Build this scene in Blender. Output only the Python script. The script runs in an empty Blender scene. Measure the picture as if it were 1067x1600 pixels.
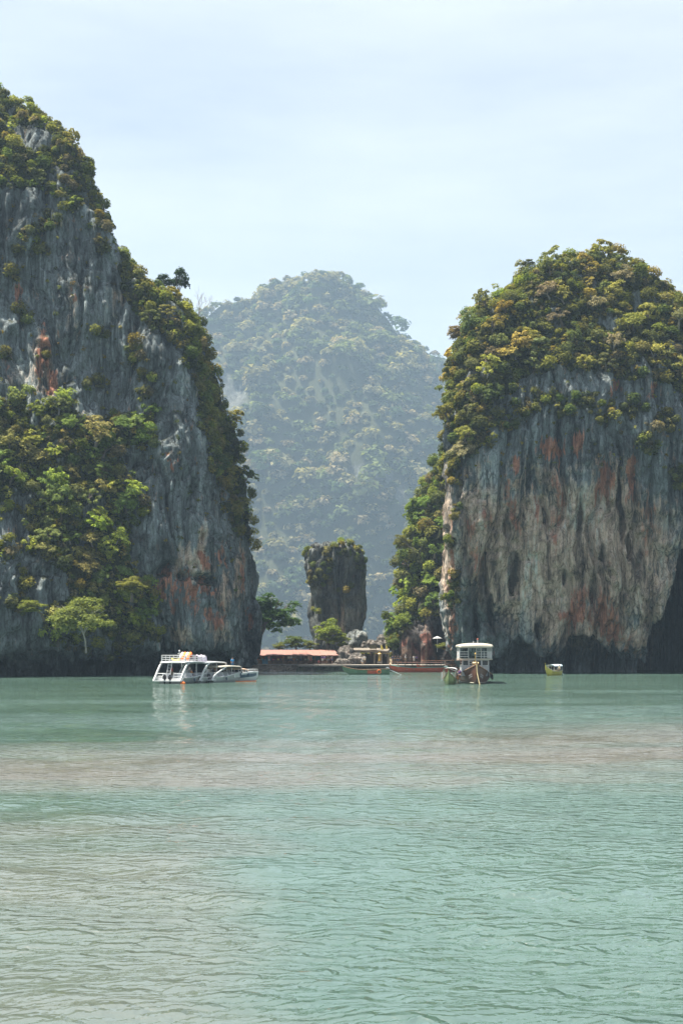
import bpy, bmesh, math, random
import numpy as np
from mathutils import Vector, Matrix, Euler

random.seed(7)
RNG = np.random.default_rng(7)
scene = bpy.context.scene
col = scene.collection
R = math.radians

# ------------------------------------------------------------------ camera
CAM_Z, HOR, FPX, CX = 4.5, 1016.0, 2000.0, 533.5     # eye height; horizon row, focal length and centre column in photo pixels
cam_d = bpy.data.cameras.new('camera')
cam_d.sensor_fit = 'VERTICAL'
cam_d.sensor_height = 36.0
cam_d.lens = 36.0 * FPX / 1600.0
cam_d.shift_y = (HOR - 800.0) / 1600.0
cam_d.clip_start, cam_d.clip_end = 0.5, 6000
cam = bpy.data.objects.new('camera', cam_d)
col.objects.link(cam)
cam.location = (0, 0, CAM_Z)
cam.rotation_euler = (R(90), 0, 0)
scene.camera = cam

# ------------------------------------------------------------------ world, sun, exposure
SUN = Vector((-0.36, 0.03, 1.0)).normalized()       # direction towards the sun
elev = math.asin(SUN.z)
azim = math.atan2(SUN.x, SUN.y)
w = bpy.data.worlds.new('World')
scene.world = w
w.use_nodes = True
nt = w.node_tree
for n in list(nt.nodes):
    nt.nodes.remove(n)
sky = nt.nodes.new('ShaderNodeTexSky')
sky.sky_type = 'NISHITA'
sky.sun_disc = False
sky.sun_elevation = elev
sky.sun_rotation = azim
sky.air_density = 1.0
sky.dust_density = 2.5
sky.ozone_density = 1.0
tc = nt.nodes.new('ShaderNodeTexCoord')
mp = nt.nodes.new('ShaderNodeMapping')
mp.inputs['Scale'].default_value = (1.2, 1.2, 6.0)
mp.inputs['Rotation'].default_value = (R(8), R(6), 0)
ns = nt.nodes.new('ShaderNodeTexNoise')
ns.inputs['Scale'].default_value = 1.6
ns.inputs['Detail'].default_value = 5
ns.inputs['Roughness'].default_value = 0.55
mr = nt.nodes.new('ShaderNodeMapRange')
mr.inputs['From Min'].default_value = 0.30
mr.inputs['From Max'].default_value = 0.75
mr.inputs['To Min'].default_value = 0.22
mr.inputs['To Max'].default_value = 0.60
mx = nt.nodes.new('ShaderNodeMix')
mx.data_type = 'RGBA'
mx.inputs['B'].default_value = (9.5, 9.7, 9.8, 1)     # thin high cloud veil
bg = nt.nodes.new('ShaderNodeBackground')
bg.inputs['Strength'].default_value = 0.0425
wo = nt.nodes.new('ShaderNodeOutputWorld')
L = nt.links.new
L(tc.outputs['Generated'], mp.inputs['Vector'])
L(mp.outputs['Vector'], ns.inputs['Vector'])
L(ns.outputs['Fac'], mr.inputs['Value'])
L(mr.outputs['Result'], mx.inputs['Factor'])
L(sky.outputs['Color'], mx.inputs['A'])
L(mx.outputs['Result'], bg.inputs['Color'])
L(bg.outputs['Background'], wo.inputs['Surface'])

sun_d = bpy.data.lights.new('sun', 'SUN')
sun_d.energy = 5.0
sun_d.angle = R(0.6)
sun_d.color = (1.0, 0.94, 0.81)
sun = bpy.data.objects.new('sun', sun_d)
col.objects.link(sun)
sun.rotation_euler = SUN.to_track_quat('Z', 'Y').to_euler()
sun.location = (0, 0, 400)

scene.view_settings.view_transform = 'Standard'
scene.view_settings.look = 'None'
scene.view_settings.gamma = 1
scene.view_settings.use_curve_mapping = False
scene.view_settings.exposure = 1.74
HAZE_DENSITY = 0.000155

cy = scene.cycles
cy.use_denoising = True
cy.use_adaptive_sampling = True
cy.adaptive_threshold = 0.02
cy.max_bounces = 5
cy.diffuse_bounces = 3
cy.glossy_bounces = 2
cy.transmission_bounces = 2
cy.transparent_max_bounces = 4
cy.volume_bounces = 0
cy.caustics_reflective = False
cy.caustics_refractive = False

# ------------------------------------------------------------------ helpers
def X_(px, Y):
    return (px - CX) / FPX * Y

def Z_(py, Y):
    return CAM_Z - (py - HOR) / FPX * Y

def P_(px, py, Y):
    return Vector((X_(px, Y), Y, Z_(py, Y)))

def proj(p):
    y = np.maximum(p[:, 1], 1.0)
    return CX + FPX * p[:, 0] / y, HOR - FPX * (p[:, 2] - CAM_Z) / y

_perm = np.random.default_rng(3).permutation(256)
_perm = np.concatenate([_perm, _perm, _perm])
_grad = np.random.default_rng(4).normal(size=(256, 3))
_grad /= np.linalg.norm(_grad, axis=1)[:, None]

def noise(p):
    """gradient noise, about -0.7..0.7"""
    i = np.floor(p).astype(np.int64)
    f = p - i
    u = f * f * f * (f * (f * 6 - 15) + 10)
    i &= 255
    out = 0
    for dx in (0, 1):
        wx = u[:, 0] if dx else 1 - u[:, 0]
        for dy in (0, 1):
            wy = u[:, 1] if dy else 1 - u[:, 1]
            for dz in (0, 1):
                wz = u[:, 2] if dz else 1 - u[:, 2]
                h = _perm[_perm[_perm[(i[:, 0] + dx) & 255] + ((i[:, 1] + dy) & 255)] + ((i[:, 2] + dz) & 255)]
                g = _grad[h]
                d = g[:, 0] * (f[:, 0] - dx) + g[:, 1] * (f[:, 1] - dy) + g[:, 2] * (f[:, 2] - dz)
                out = out + wx * wy * wz * d
    return out

def fbm(p, octv=3, lac=2.1, gain=0.5):
    a, s, t = 1.0, 0, 0
    for k in range(octv):
        t = t + a * noise(p + 17.3 * k)
        p = p * lac
        a *= gain
    return t

def ridged(p):
    return 1 - np.abs(noise(p)) * 2.2

def sstep(a, b, x):
    t = np.clip((x - a) / (b - a), 0, 1)
    return t * t * (3 - 2 * t)

def in_poly(px, py, poly):
    inside = np.zeros(px.shape, bool)
    n = len(poly)
    for k in range(n):
        x0, y0 = poly[k]
        x1, y1 = poly[(k + 1) % n]
        if y0 == y1:
            continue
        c = ((py < y0) != (py < y1)) & (px < (x1 - x0) * (py - y0) / (y1 - y0) + x0)
        inside ^= c
    return inside

def set_props(o, label=None, cat=None, group=None, kind=None):
    if label: o['label'] = label
    if cat: o['category'] = cat
    if group: o['group'] = group
    if kind: o['kind'] = kind
    return o

def empty(name, loc=(0, 0, 0), rz=0.0, **kw):
    o = bpy.data.objects.new(name, None)
    o.empty_display_size = 0.2
    col.objects.link(o)
    o.location = loc
    o.rotation_euler = (0, 0, rz)
    return set_props(o, **kw)

def link_mesh(name, me, mat=None, parent=None, **kw):
    o = bpy.data.objects.new(name, me)
    col.objects.link(o)
    if mat is not None:
        for m in (mat if isinstance(mat, (list, tuple)) else [mat]):
            me.materials.append(m)
    if parent is not None:
        o.parent = parent
    return set_props(o, **kw)

def np_mesh(name, v, f, smooth=False, attrs=None, colors=None):
    """v Nx3; f Mx3 or Mx4"""
    me = bpy.data.meshes.new(name)
    n, k = f.shape
    me.vertices.add(len(v))
    me.vertices.foreach_set('co', np.ascontiguousarray(v, np.float32).ravel())
    me.loops.add(n * k)
    me.loops.foreach_set('vertex_index', np.ascontiguousarray(f, np.int32).ravel())
    me.polygons.add(n)
    me.polygons.foreach_set('loop_start', np.arange(0, n * k, k, dtype=np.int32))
    me.polygons.foreach_set('use_smooth', np.full(n, smooth, bool))
    if attrs:
        for nm, a in attrs.items():
            at = me.attributes.new(nm, 'FLOAT', 'POINT')
            at.data.foreach_set('value', np.ascontiguousarray(a, np.float32))
    if colors is not None:
        at = me.attributes.new('col', 'FLOAT_COLOR', 'POINT')
        c4 = np.ones((len(v), 4), np.float32)
        c4[:, :3] = colors
        at.data.foreach_set('color', c4.ravel())
    me.update()
    me.validate()
    return me

class MB:
    """collects boxes, tubes, lofts into one mesh"""
    def __init__(self):
        self.v, self.f = [], []
    def add(self, vs, fs):
        b = len(self.v)
        self.v += [tuple(q) for q in vs]
        self.f += [tuple(b + i for i in q) for q in fs]
        return self
    def box(self, c, s, rot=None):
        c = Vector(c)
        vs = []
        for dz in (-.5, .5):
            for dx, dy in ((-.5, -.5), (.5, -.5), (.5, .5), (-.5, .5)):
                q = Vector((dx * s[0], dy * s[1], dz * s[2]))
                if rot is not None:
                    q = Euler(rot).to_matrix() @ q
                vs.append(c + q)
        return self.add(vs, [(3, 2, 1, 0), (4, 5, 6, 7), (0, 1, 5, 4), (1, 2, 6, 5), (2, 3, 7, 6), (3, 0, 4, 7)])
    def tube(self, pts, rad, n=6, caps=True):
        pts = [Vector(p) for p in pts]
        rad = [rad] * len(pts) if isinstance(rad, (int, float)) else rad
        vs, fs = [], []
        for i, p in enumerate(pts):
            d = (pts[min(i + 1, len(pts) - 1)] - pts[max(i - 1, 0)])
            d = d.normalized() if d.length > 1e-9 else Vector((0, 0, 1))
            a = d.orthogonal().normalized() if abs(d.z) > 0.95 else d.cross(Vector((0, 0, 1))).normalized()
            b = d.cross(a)
            for k in range(n):
                t = 2 * math.pi * k / n
                vs.append(p + rad[i] * (math.cos(t) * a + math.sin(t) * b))
        for i in range(len(pts) - 1):
            for k in range(n):
                k2 = (k + 1) % n
                fs.append((i * n + k, i * n + k2, (i + 1) * n + k2, (i + 1) * n + k))
        if caps:
            fs.append(tuple(range(n - 1, -1, -1)))
            fs.append(tuple((len(pts) - 1) * n + k for k in range(n)))
        return self.add(vs, fs)
    def loft(self, secs, closed=False, caps=False):
        n = len(secs[0])
        vs = [q for s in secs for q in s]
        fs = []
        for i in range(len(secs) - 1):
            for k in range(n if closed else n - 1):
                k2 = (k + 1) % n
                fs.append((i * n + k, i * n + k2, (i + 1) * n + k2, (i + 1) * n + k))
        if caps:
            fs.append(tuple(range(n - 1, -1, -1)))
            fs.append(tuple((len(secs) - 1) * n + k for k in range(n)))
        return self.add(vs, fs)
    def slab(self, poly_top, thick):
        """closed plate: polygon of top points, extruded down"""
        n = len(poly_top)
        vs = [Vector(p) for p in poly_top] + [Vector(p) - Vector((0, 0, thick)) for p in poly_top]
        fs = [tuple(range(n)), tuple(range(2 * n - 1, n - 1, -1))]
        for k in range(n):
            k2 = (k + 1) % n
            fs.append((k, n + k, n + k2, k2))
        return self.add(vs, fs)
    def build(self, name, mat=None, parent=None, smooth=False, **kw):
        me = bpy.data.meshes.new(name)
        me.from_pydata([tuple(q) for q in self.v], [], self.f)
        bm = bmesh.new(); bm.from_mesh(me)
        bmesh.ops.recalc_face_normals(bm, faces=bm.faces)
        bm.to_mesh(me); bm.free()
        if smooth:
            me.polygons.foreach_set('use_smooth', [True] * len(me.polygons))
        me.update()
        return link_mesh(name, me, mat, parent, **kw)

# ------------------------------------------------------------------ materials
def new_mat(name):
    m = bpy.data.materials.new(name)
    m.use_nodes = True
    t = m.node_tree
    b = t.nodes['Principled BSDF']
    return m, t, b

def tex_noise(t, scale, detail=4, rough=0.6, vec=None, sc=None, obj=True):
    n = t.nodes.new('ShaderNodeTexNoise')
    n.inputs['Scale'].default_value = scale
    n.inputs['Detail'].default_value = detail
    n.inputs['Roughness'].default_value = rough
    if vec is None:
        c = t.nodes.new('ShaderNodeTexCoord')
        vec = c.outputs['Object'] if obj else c.outputs['Generated']
    if sc is not None:
        mpn = t.nodes.new('ShaderNodeMapping')
        mpn.inputs['Scale'].default_value = sc
        t.links.new(vec, mpn.inputs['Vector'])
        vec = mpn.outputs['Vector']
    t.links.new(vec, n.inputs['Vector'])
    return n.outputs['Fac']

def ramp(t, fac, stops):
    r = t.nodes.new('ShaderNodeValToRGB')
    e = r.color_ramp.elements
    while len(e) < len(stops):
        e.new(0.5)
    for k, (pos, c) in enumerate(stops):
        e[k].position = pos
        e[k].color = (*c, 1) if len(c) == 3 else c
    t.links.new(fac, r.inputs['Fac'])
    return r.outputs['Color']

def mixc(t, fac, a, b, mode='MIX'):
    m = t.nodes.new('ShaderNodeMix')
    m.data_type = 'RGBA'
    m.blend_type = mode
    for s, q in (('Factor', fac), ('A', a), ('B', b)):
        if isinstance(q, (int, float)):
            m.inputs[s].default_value = q
        elif isinstance(q, tuple):
            m.inputs[s].default_value = (*q, 1)
        else:
            t.links.new(q, m.inputs[s])
    return m.outputs['Result']

def math_(t, op, a, b=0.0, clamp=False):
    m = t.nodes.new('ShaderNodeMath')
    m.operation = op
    m.use_clamp = clamp
    for k, q in enumerate((a, b)):
        if isinstance(q, (int, float)):
            m.inputs[k].default_value = q
        else:
            t.links.new(q, m.inputs[k])
    return m.outputs[0]

def attr(t, name):
    a = t.nodes.new('ShaderNodeAttribute')
    a.attribute_name = name
    return a

def bump(t, h, strength, dist, nrm=None):
    b = t.nodes.new('ShaderNodeBump')
    b.inputs['Strength'].default_value = strength
    b.inputs['Distance'].default_value = dist
    t.links.new(h, b.inputs['Height'])
    if nrm is not None:
        t.links.new(nrm, b.inputs['Normal'])
    return b.outputs['Normal']

def plain(name, c, rough=0.5, spec=0.4, var=0.18, scale=3.0, metal=0.0):
    """painted or weathered surface: base colour broken by grime and scuffs"""
    m, t, b = new_mat(name)
    f1 = tex_noise(t, scale, 5, 0.65)
    f2 = tex_noise(t, scale * 6, 3, 0.6)
    f = math_(t, 'ADD', math_(t, 'MULTIPLY', f1, 0.7), math_(t, 'MULTIPLY', f2, 0.3))
    dark = tuple(q * (1 - 1.6 * var) for q in c)
    lite = tuple(min(q * (1 + 0.7 * var), 0.9) for q in c)
    t.links.new(ramp(t, f, [(0.3, dark), (0.62, lite)]), b.inputs['Base Color'])
    b.inputs['Roughness'].default_value = rough
    b.inputs['Specular IOR Level'].default_value = spec
    b.inputs['Metallic'].default_value = metal
    return m

def rock_mat(name, grey=(0.20, 0.232, 0.24), tan=(0.62, 0.48, 0.37), red=(0.37, 0.165, 0.105), streak=0.10, dk=0.2):
    m, t, b = new_mat(name)
    s1 = tex_noise(t, 0.42, 6, 0.62, sc=(1, 1, streak))
    s2 = tex_noise(t, 1.5, 6, 0.7, sc=(1, 1, streak * 0.8))
    s3 = tex_noise(t, 0.16, 5, 0.6, sc=(1, 1, streak * 3))
    iso = tex_noise(t, 0.25, 6, 0.6)
    fine = tex_noise(t, 2.4, 6, 0.7)
    sfac = math_(t, 'ADD', math_(t, 'ADD', math_(t, 'MULTIPLY', s1, 0.5), math_(t, 'MULTIPLY', s2, 0.5)), math_(t, 'MULTIPLY', math_(t, 'SUBTRACT', s3, 0.5), 0.35))
    g = tuple(grey)
    base = ramp(t, sfac, [(0.38, tuple(q * 0.20 for q in g)), (0.46, tuple(q * 0.70 for q in g)), (0.54, tuple(q * 1.12 for q in g)), (0.64, tuple(q * 2.1 for q in g))])
    tn = ramp(t, sfac, [(0.38, tuple(q * 0.14 for q in tan)), (0.45, tuple(q * 0.55 for q in tan)), (0.53, tan), (0.63, tuple(min(.62, q * 1.5) for q in tan))])
    rd = ramp(t, s2, [(0.35, tuple(q * 0.35 for q in red)), (0.5, red), (0.65, tuple(min(.6, q * 1.5 + .05) for q in red))])
    def edge(a, lo, hi):
        q = math_(t, 'ADD', attr(t, a).outputs['Fac'], math_(t, 'MULTIPLY', math_(t, 'SUBTRACT', math_(t, 'ADD', math_(t, 'MULTIPLY', s2, 0.6), math_(t, 'MULTIPLY', iso, 0.4)), 0.5), 3.4))
        r_ = t.nodes.new('ShaderNodeMapRange')
        r_.inputs['From Min'].default_value = lo
        r_.inputs['From Max'].default_value = hi
        t.links.new(q, r_.inputs['Value'])
        return r_.outputs['Result']
    c = mixc(t, edge('tan', 0.25, 0.75), base, tn)
    c = mixc(t, edge('red', 0.3, 0.6), c, rd)
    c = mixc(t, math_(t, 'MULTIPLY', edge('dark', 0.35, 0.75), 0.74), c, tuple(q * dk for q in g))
    c = mixc(t, edge('moss', 0.35, 0.85), c, ramp(t, fine, [(0.35, (0.022, 0.030, 0.013)), (0.65, (0.075, 0.078, 0.034))]))
    pit = ramp(t, fine, [(0.36, (0.45, 0.45, 0.45)), (0.5, (1, 1, 1))])
    c = mixc(t, 0.62, c, pit, 'MULTIPLY')
    def cracks(scale, stretch, wid):
        co = t.nodes.new('ShaderNodeTexCoord')
        wn = t.nodes.new('ShaderNodeTexNoise'); wn.inputs['Scale'].default_value = scale * 1.3; wn.inputs['Detail'].default_value = 4
        t.links.new(co.outputs['Object'], wn.inputs['Vector'])
        vm = t.nodes.new('ShaderNodeVectorMath'); vm.operation = 'SCALE'; vm.inputs['Scale'].default_value = 0.9 / scale
        t.links.new(wn.outputs['Color'], vm.inputs[0])
        va = t.nodes.new('ShaderNodeVectorMath'); va.operation = 'ADD'
        t.links.new(co.outputs['Object'], va.inputs[0]); t.links.new(vm.outputs[0], va.inputs[1])
        mpn = t.nodes.new('ShaderNodeMapping'); mpn.inputs['Scale'].default_value = (1, 1, stretch)
        t.links.new(va.outputs[0], mpn.inputs['Vector'])
        vo = t.nodes.new('ShaderNodeTexVoronoi'); vo.feature = 'DISTANCE_TO_EDGE'; vo.inputs['Scale'].default_value = scale
        t.links.new(mpn.outputs['Vector'], vo.inputs['Vector'])
        return ramp(t, vo.outputs['Distance'], [(0.0, (0.0,) * 3), (wid, (1,) * 3)])
    ck1, ck2 = cracks(0.30, 0.10, 0.05), cracks(0.95, 0.16, 0.07)
    crk = mixc(t, 1.0, mixc(t, 0.45, (1, 1, 1), ck1), mixc(t, 0.35, (1, 1, 1), ck2), 'MULTIPLY')
    c = mixc(t, 1.0, c, crk, 'MULTIPLY')
    t.links.new(c, b.inputs['Base Color'])
    b.inputs['Roughness'].default_value = 0.92
    b.inputs['Specular IOR Level'].default_value = 0.15
    n0 = bump(t, crk, 0.8, 0.5)
    n1 = bump(t, s2, 0.9, 1.1, n0)
    n2 = bump(t, fine, 0.9, 0.45, n1)
    t.links.new(n2, b.inputs['Normal'])
    return m

def leaf_mat(name, from_attr):
    m, t, b = new_mat(name)
    t.nodes.remove(b)
    out = t.nodes['Material Output']
    if from_attr:
        c = attr(t, 'col').outputs['Color']
    else:
        oi = t.nodes.new('ShaderNodeObjectInfo')
        c = oi.outputs['Color']
    g = t.nodes.new('ShaderNodeNewGeometry')
    rr = ramp(t, g.outputs['Random Per Island'], [(0, (0.72, 0.75, 0.72)), (1, (1.95, 1.85, 1.65))])
    c2 = mixc(t, 1.0, c, rr, 'MULTIPLY')
    d = t.nodes.new('ShaderNodeBsdfDiffuse')
    tr = t.nodes.new('ShaderNodeBsdfTranslucent')
    t.links.new(c2, d.inputs['Color'])
    t.links.new(mixc(t, 1.0, c2, (1.25, 1.2, 0.6), 'MULTIPLY'), tr.inputs['Color'])
    mx_ = t.nodes.new('ShaderNodeMixShader')
    mx_.inputs['Fac'].default_value = 0.42
    t.links.new(d.outputs[0], mx_.inputs[1])
    t.links.new(tr.outputs[0], mx_.inputs[2])
    t.links.new(mx_.outputs[0], out.inputs['Surface'])
    return m

M_ROCK = rock_mat('limestone')
M_ROCK_R = rock_mat('limestone_warm')
M_ROCK_OUT = rock_mat('limestone_rust', grey=(0.10, 0.09, 0.09), tan=(0.30, 0.20, 0.15), red=(0.30, 0.13, 0.10))
M_STACK = rock_mat('limestone_stack', grey=(0.20, 0.215, 0.21), streak=0.14)
M_BOULDER = rock_mat('pale_boulder_rock', grey=(0.23, 0.205, 0.185), streak=0.8)
M_LEAF = leaf_mat('leaves', False)
M_LEAF_S = leaf_mat('leaves_mass', True)
M_BARK = plain('bark', (0.13, 0.11, 0.095), 0.9, 0.1, 0.3, 2.0)
M_BARK_PALE = plain('pale_bark', (0.30, 0.28, 0.25), 0.9, 0.1, 0.2, 2.0)

# ------------------------------------------------------------------ terrain
def hermite(ts, vals, q):
    """piecewise cubic through vals (n,...) at ts, evaluated at q"""
    ts = np.asarray(ts, float)
    n = len(ts)
    m = np.zeros_like(vals)
    for i in range(n):
        a, b = max(i - 1, 0), min(i + 1, n - 1)
        m[i] = (vals[b] - vals[a]) / (ts[b] - ts[a])
    k = np.clip(np.searchsorted(ts, q, side='right') - 1, 0, n - 2)
    h = (ts[k + 1] - ts[k])
    t = (q - ts[k]) / h
    sh = (len(q),) + (1,) * (vals.ndim - 1)
    t, h = t.reshape(sh), h.reshape(sh)
    return ((2*t**3 - 3*t**2 + 1) * vals[k] + (t**3 - 2*t**2 + t) * h * m[k] + (-2*t**3 + 3*t**2) * vals[k+1] + (t**3 - t**2) * h * m[k+1])

def cliff_grid(rows, nu, nz, weights=None, closed=False):
    """rows: list of (z, [(x,y)...]) bottom to top -> (nz, nu, 3) grid"""
    rows = sorted(rows, key=lambda r: r[0])
    zs = np.array([r[0] for r in rows])
    pts = np.array([r[1] for r in rows], float)           # R,K,2
    if closed:
        pts = np.concatenate([pts, pts[:, :1]], 1)
    seg = np.linalg.norm(np.diff(pts, axis=1), axis=2).mean(0)
    if weights is not None:
        seg_u = np.array(weights, float)
    else:
        seg_u = seg
    cu = np.concatenate([[0], np.cumsum(seg_u)])
    qu = np.linspace(0, cu[-1], nu)
    if closed:
        e = np.concatenate([pts[:, -3:-1], pts, pts[:, 1:3]], 1)
        cue = np.concatenate([[cu[0] - seg_u[-1] - seg_u[-2], cu[0] - seg_u[-1]], cu, [cu[-1] + seg_u[0], cu[-1] + seg_u[0] + seg_u[1]]])
        P = hermite(cue, e.transpose(1, 0, 2), qu)
    else:
        P = hermite(cu, pts.transpose(1, 0, 2), qu)        # nu,R,2
    qz = np.linspace(zs[0], zs[-1], nz)
    Q = hermite(zs, P.transpose(1, 0, 2), qz)              # nz,nu,2
    G = np.zeros((nz, nu, 3))
    G[:, :, :2] = Q
    G[:, :, 2] = qz[:, None]
    return G

def grid_normals(G, sign):
    du = np.gradient(G, axis=1)
    dv = np.gradient(G, axis=0)
    n = np.cross(du, dv) * sign
    return n / (np.linalg.norm(n, axis=2, keepdims=True) + 1e-9)

def grid_faces(nz, nu, flip):
    i = np.arange(nz * nu).reshape(nz, nu)
    a, b, c, d = i[:-1, :-1].ravel(), i[:-1, 1:].ravel(), i[1:, 1:].ravel(), i[1:, :-1].ravel()
    return np.stack([a, d, c, b] if flip else [a, b, c, d], 1)

def blobs(px, py, lst, warp=None):
    """sum of soft ellipses (cx, cy, rx, ry[, strength[, tilt]]) in photo pixels of the spot where the stain sits"""
    out = np.zeros(px.shape)
    for bb in lst:
        cx, cy_, rx, ry = bb[:4]
        s = bb[4] if len(bb) > 4 else 1.0
        sl = bb[5] if len(bb) > 5 else 0.0
        dx = (px - cx - sl * (py - cy_)) / rx
        dy = (py - cy_) / ry
        out = np.maximum(out, s * (1 - sstep(0.35, 1.3, np.sqrt(dx * dx + dy * dy))))
    return out

def rock_displace(G, N, amp=1.0, flute=1.0, lean=0.0, seed=0.0):
    p = G.reshape(-1, 3) + seed
    q = p.copy()
    # warp so that cracks wander
    wv = np.stack([noise(p / 9.0 + 5), noise(p / 9.0 + 9), noise(p / 9.0 + 13)], 1) * 2.2
    pw = p + wv
    d = 3.2 * amp * noise(p / 17.0) + 1.3 * amp * noise(pw / np.array([6.0, 6.0, 11.0]))
    st = lambda s, k: pw / np.array([s, s, s * k])
    d += 0.75 * flute * ridged(st(3.4, 6)) - 1.0 * flute * np.maximum(0, ridged(st(5.5, 5) + 31) - 0.72) * 6
    d += 0.30 * flute * ridged(st(1.25, 6) + 7) + 0.22 * flute * noise(st(0.7, 5))
    d += 0.55 * amp * noise(pw / 2.4 + 3) + 0.28 * amp * noise(pw / 1.1 + 11) + 0.12 * amp * noise(pw / 0.55 + 23)
    d += 0.9 * flute * np.maximum(0, ridged(st(2.1, 7) + 51) - 0.45) - 0.8 * flute * np.maximum(0, ridged(st(1.7, 9) + 61) - 0.75) * 3
    d += 0.5 * amp * np.abs(noise(pw / np.array([1.8, 1.8, 2.6]) + 71)) * 2
    # small hollows
    d -= 1.6 * amp * np.maximum(0, noise(pw / np.array([2.2, 2.2, 4.5]) + 41) - 0.34) * 4
    return d.reshape(G.shape[:2])

def make_cliff(name, G, sign, disp, attrs_fn, mat, **kw):
    nz, nu, _ = G.shape
    N = grid_normals(G, sign)
    G2 = G + N * disp[:, :, None]
    N2 = grid_normals(G2, sign)
    v = G2.reshape(-1, 3)
    px, py = proj(v)
    at = attrs_fn(v, px, py, N2.reshape(-1, 3))
    me = np_mesh(name, v, grid_faces(nz, nu, sign < 0), True, at)
    o = link_mesh(name, me, mat, **kw)
    return dict(o=o, v=v, n=N2.reshape(-1, 3), px=px, py=py, N0=N.reshape(-1, 3))

# vegetation outlines (photo pixels on the cliff faces)
V_L_TOP = [(-400, 60), (0, 140), (75, 160), (115, 205), (150, 255), (175, 300), (180, 350), (150, 345), (120, 295), (60, 262), (62, 300), (0, 300), (-400, 320)]
V_L_SHO = [(186, 400), (240, 440), (300, 465), (350, 510), (360, 600), (378, 680), (400, 750), (410, 850), (408, 885), (385, 862), (352, 800), (333, 740), (316, 660), (298, 600), (290, 545), (262, 538), (232, 508), (203, 482), (186, 440)]
V_L_SLO = [(-420, 610), (30, 625), (80, 640), (130, 650), (160, 685), (178, 650), (215, 655), (240, 660), (235, 690), (200, 700), (180, 740), (205, 775), (200, 810), (188, 850), (215, 890), (240, 910), (248, 990), (180, 1022), (90, 1010), (70, 970), (105, 935), (100, 885), (60, 872), (36, 800), (0, 790), (-420, 800)]
V_R_DOME = [(690, 560), (700, 505), (760, 450), (815, 395), (880, 375), (945, 365), (1000, 385), (1067, 420), (1700, 500), (1700, 640), (1067, 604), (985, 590), (930, 584), (880, 566), (845, 588), (812, 590), (790, 622), (762, 650), (734, 715), (708, 740), (696, 650)]
SPOTS_L = [(80, 350, 30, 14), (112, 322, 16, 14), (92, 300, 30, 12), (45, 362, 16, 16), (70, 390, 14, 10), (160, 385, 14, 14), (158, 355, 16, 14), (30, 395, 12, 12), (155, 245, 14, 10), (213, 555, 18, 22), (232, 590, 14, 12), (150, 600, 18, 12), (228, 618, 14, 12), (155, 520, 14, 10), (205, 785, 22, 18), (222, 800, 16, 16), (30, 945, 26, 16), (40, 910, 14, 18), (8, 860, 22, 22), (12, 560, 10, 10), (38, 500, 14, 14), (240, 690, 8, 12), (110, 300, 10, 10), (20, 430, 14, 10), (180, 740, 20, 14), (72, 560, 10, 8), (215, 915, 30, 18)]
SPOTS_R = [(850, 622, 26, 12), (912, 628, 22, 12), (985, 640, 26, 14), (780, 660, 20, 16), (748, 660, 14, 18), (820, 640, 22, 14), (880, 640, 22, 18), (948, 648, 24, 18), (1010, 690, 24, 20), (1062, 750, 18, 22), (765, 690, 16, 14), (800, 665, 16, 12), (1040, 660, 26, 18), (735, 700, 10, 16), (712, 745, 10, 20), (716, 800, 8, 16), (712, 905, 8, 14), (708, 850, 7, 10), (706, 935, 7, 10)]

def smear(v, k=1.0):
    return 14 * k * noise(v / 5.0 + 50) + 6 * k * noise(v / 1.7 + 70), 14 * k * noise(v / 5.0 + 90) + 6 * k * noise(v / 1.7 + 110)

def drip(v, k=1.0):
    """stain edges: ragged sideways, running far down along the fall line"""
    a, b = smear(v, 0.8)
    run = noise(v / np.array([1.1, 1.1, 40.0]) + 31) + .6 * noise(v / np.array([.45, .45, 25.0]) + 61)
    return a * k, (b + 34 * run) * k

def patch(v):
    return noise(v / 5.5 + 3) + .55 * noise(v / 2.1 + 9)

def moss_mask(v, px, py, polys, spots):
    a, b = smear(v)
    m = np.zeros(px.shape)
    for pl in polys:
        m = np.maximum(m, in_poly(px + a * 1.5, py + b * 1.8, pl).astype(float))
    m *= sstep(-.38, -.12, patch(v))
    return np.maximum(m, 0.8 * blobs(px + a * .7, py + b * .7, spots)) if spots else m

# ---- left cliff
L_ROWS = [  # py, Y of the seaward corner's back edge, px there, px and Y of the corner, Y at the far left
    (1068, 266, 392, 352, 245, 207), (1046, 266, 393, 354, 246, 207), (1030, 265, 396, 360, 242, 202), (1012, 265, 397, 368, 236, 194), (960, 265, 396, 370, 234, 194), (900, 265, 394, 364, 234, 197),
    (840, 264, 384, 345, 233, 203), (770, 263, 374, 330, 234, 211), (700, 262, 359, 312, 236, 219), (640, 261, 340, 300, 237, 224),
    (590, 260, 331, 293, 238, 226), (545, 258, 318, 285, 239, 227), (510, 257, 297, 262, 239, 228), (488, 256, 248, 230, 239, 228),
    (462, 254, 204, 195, 239, 229), (400, 252, 179, 171, 239, 230), (340, 252, 157, 146, 240, 232), (290, 252, 136, 123, 242, 234),
    (240, 252, 102, 88, 244, 237), (205, 252, 74, 58, 247, 241), (175, 253, 40, 20, 250, 246), (158, 254, 0, -30, 254, 252), (150, 256, -70, -100, 256, 257)]
rows = []
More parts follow.
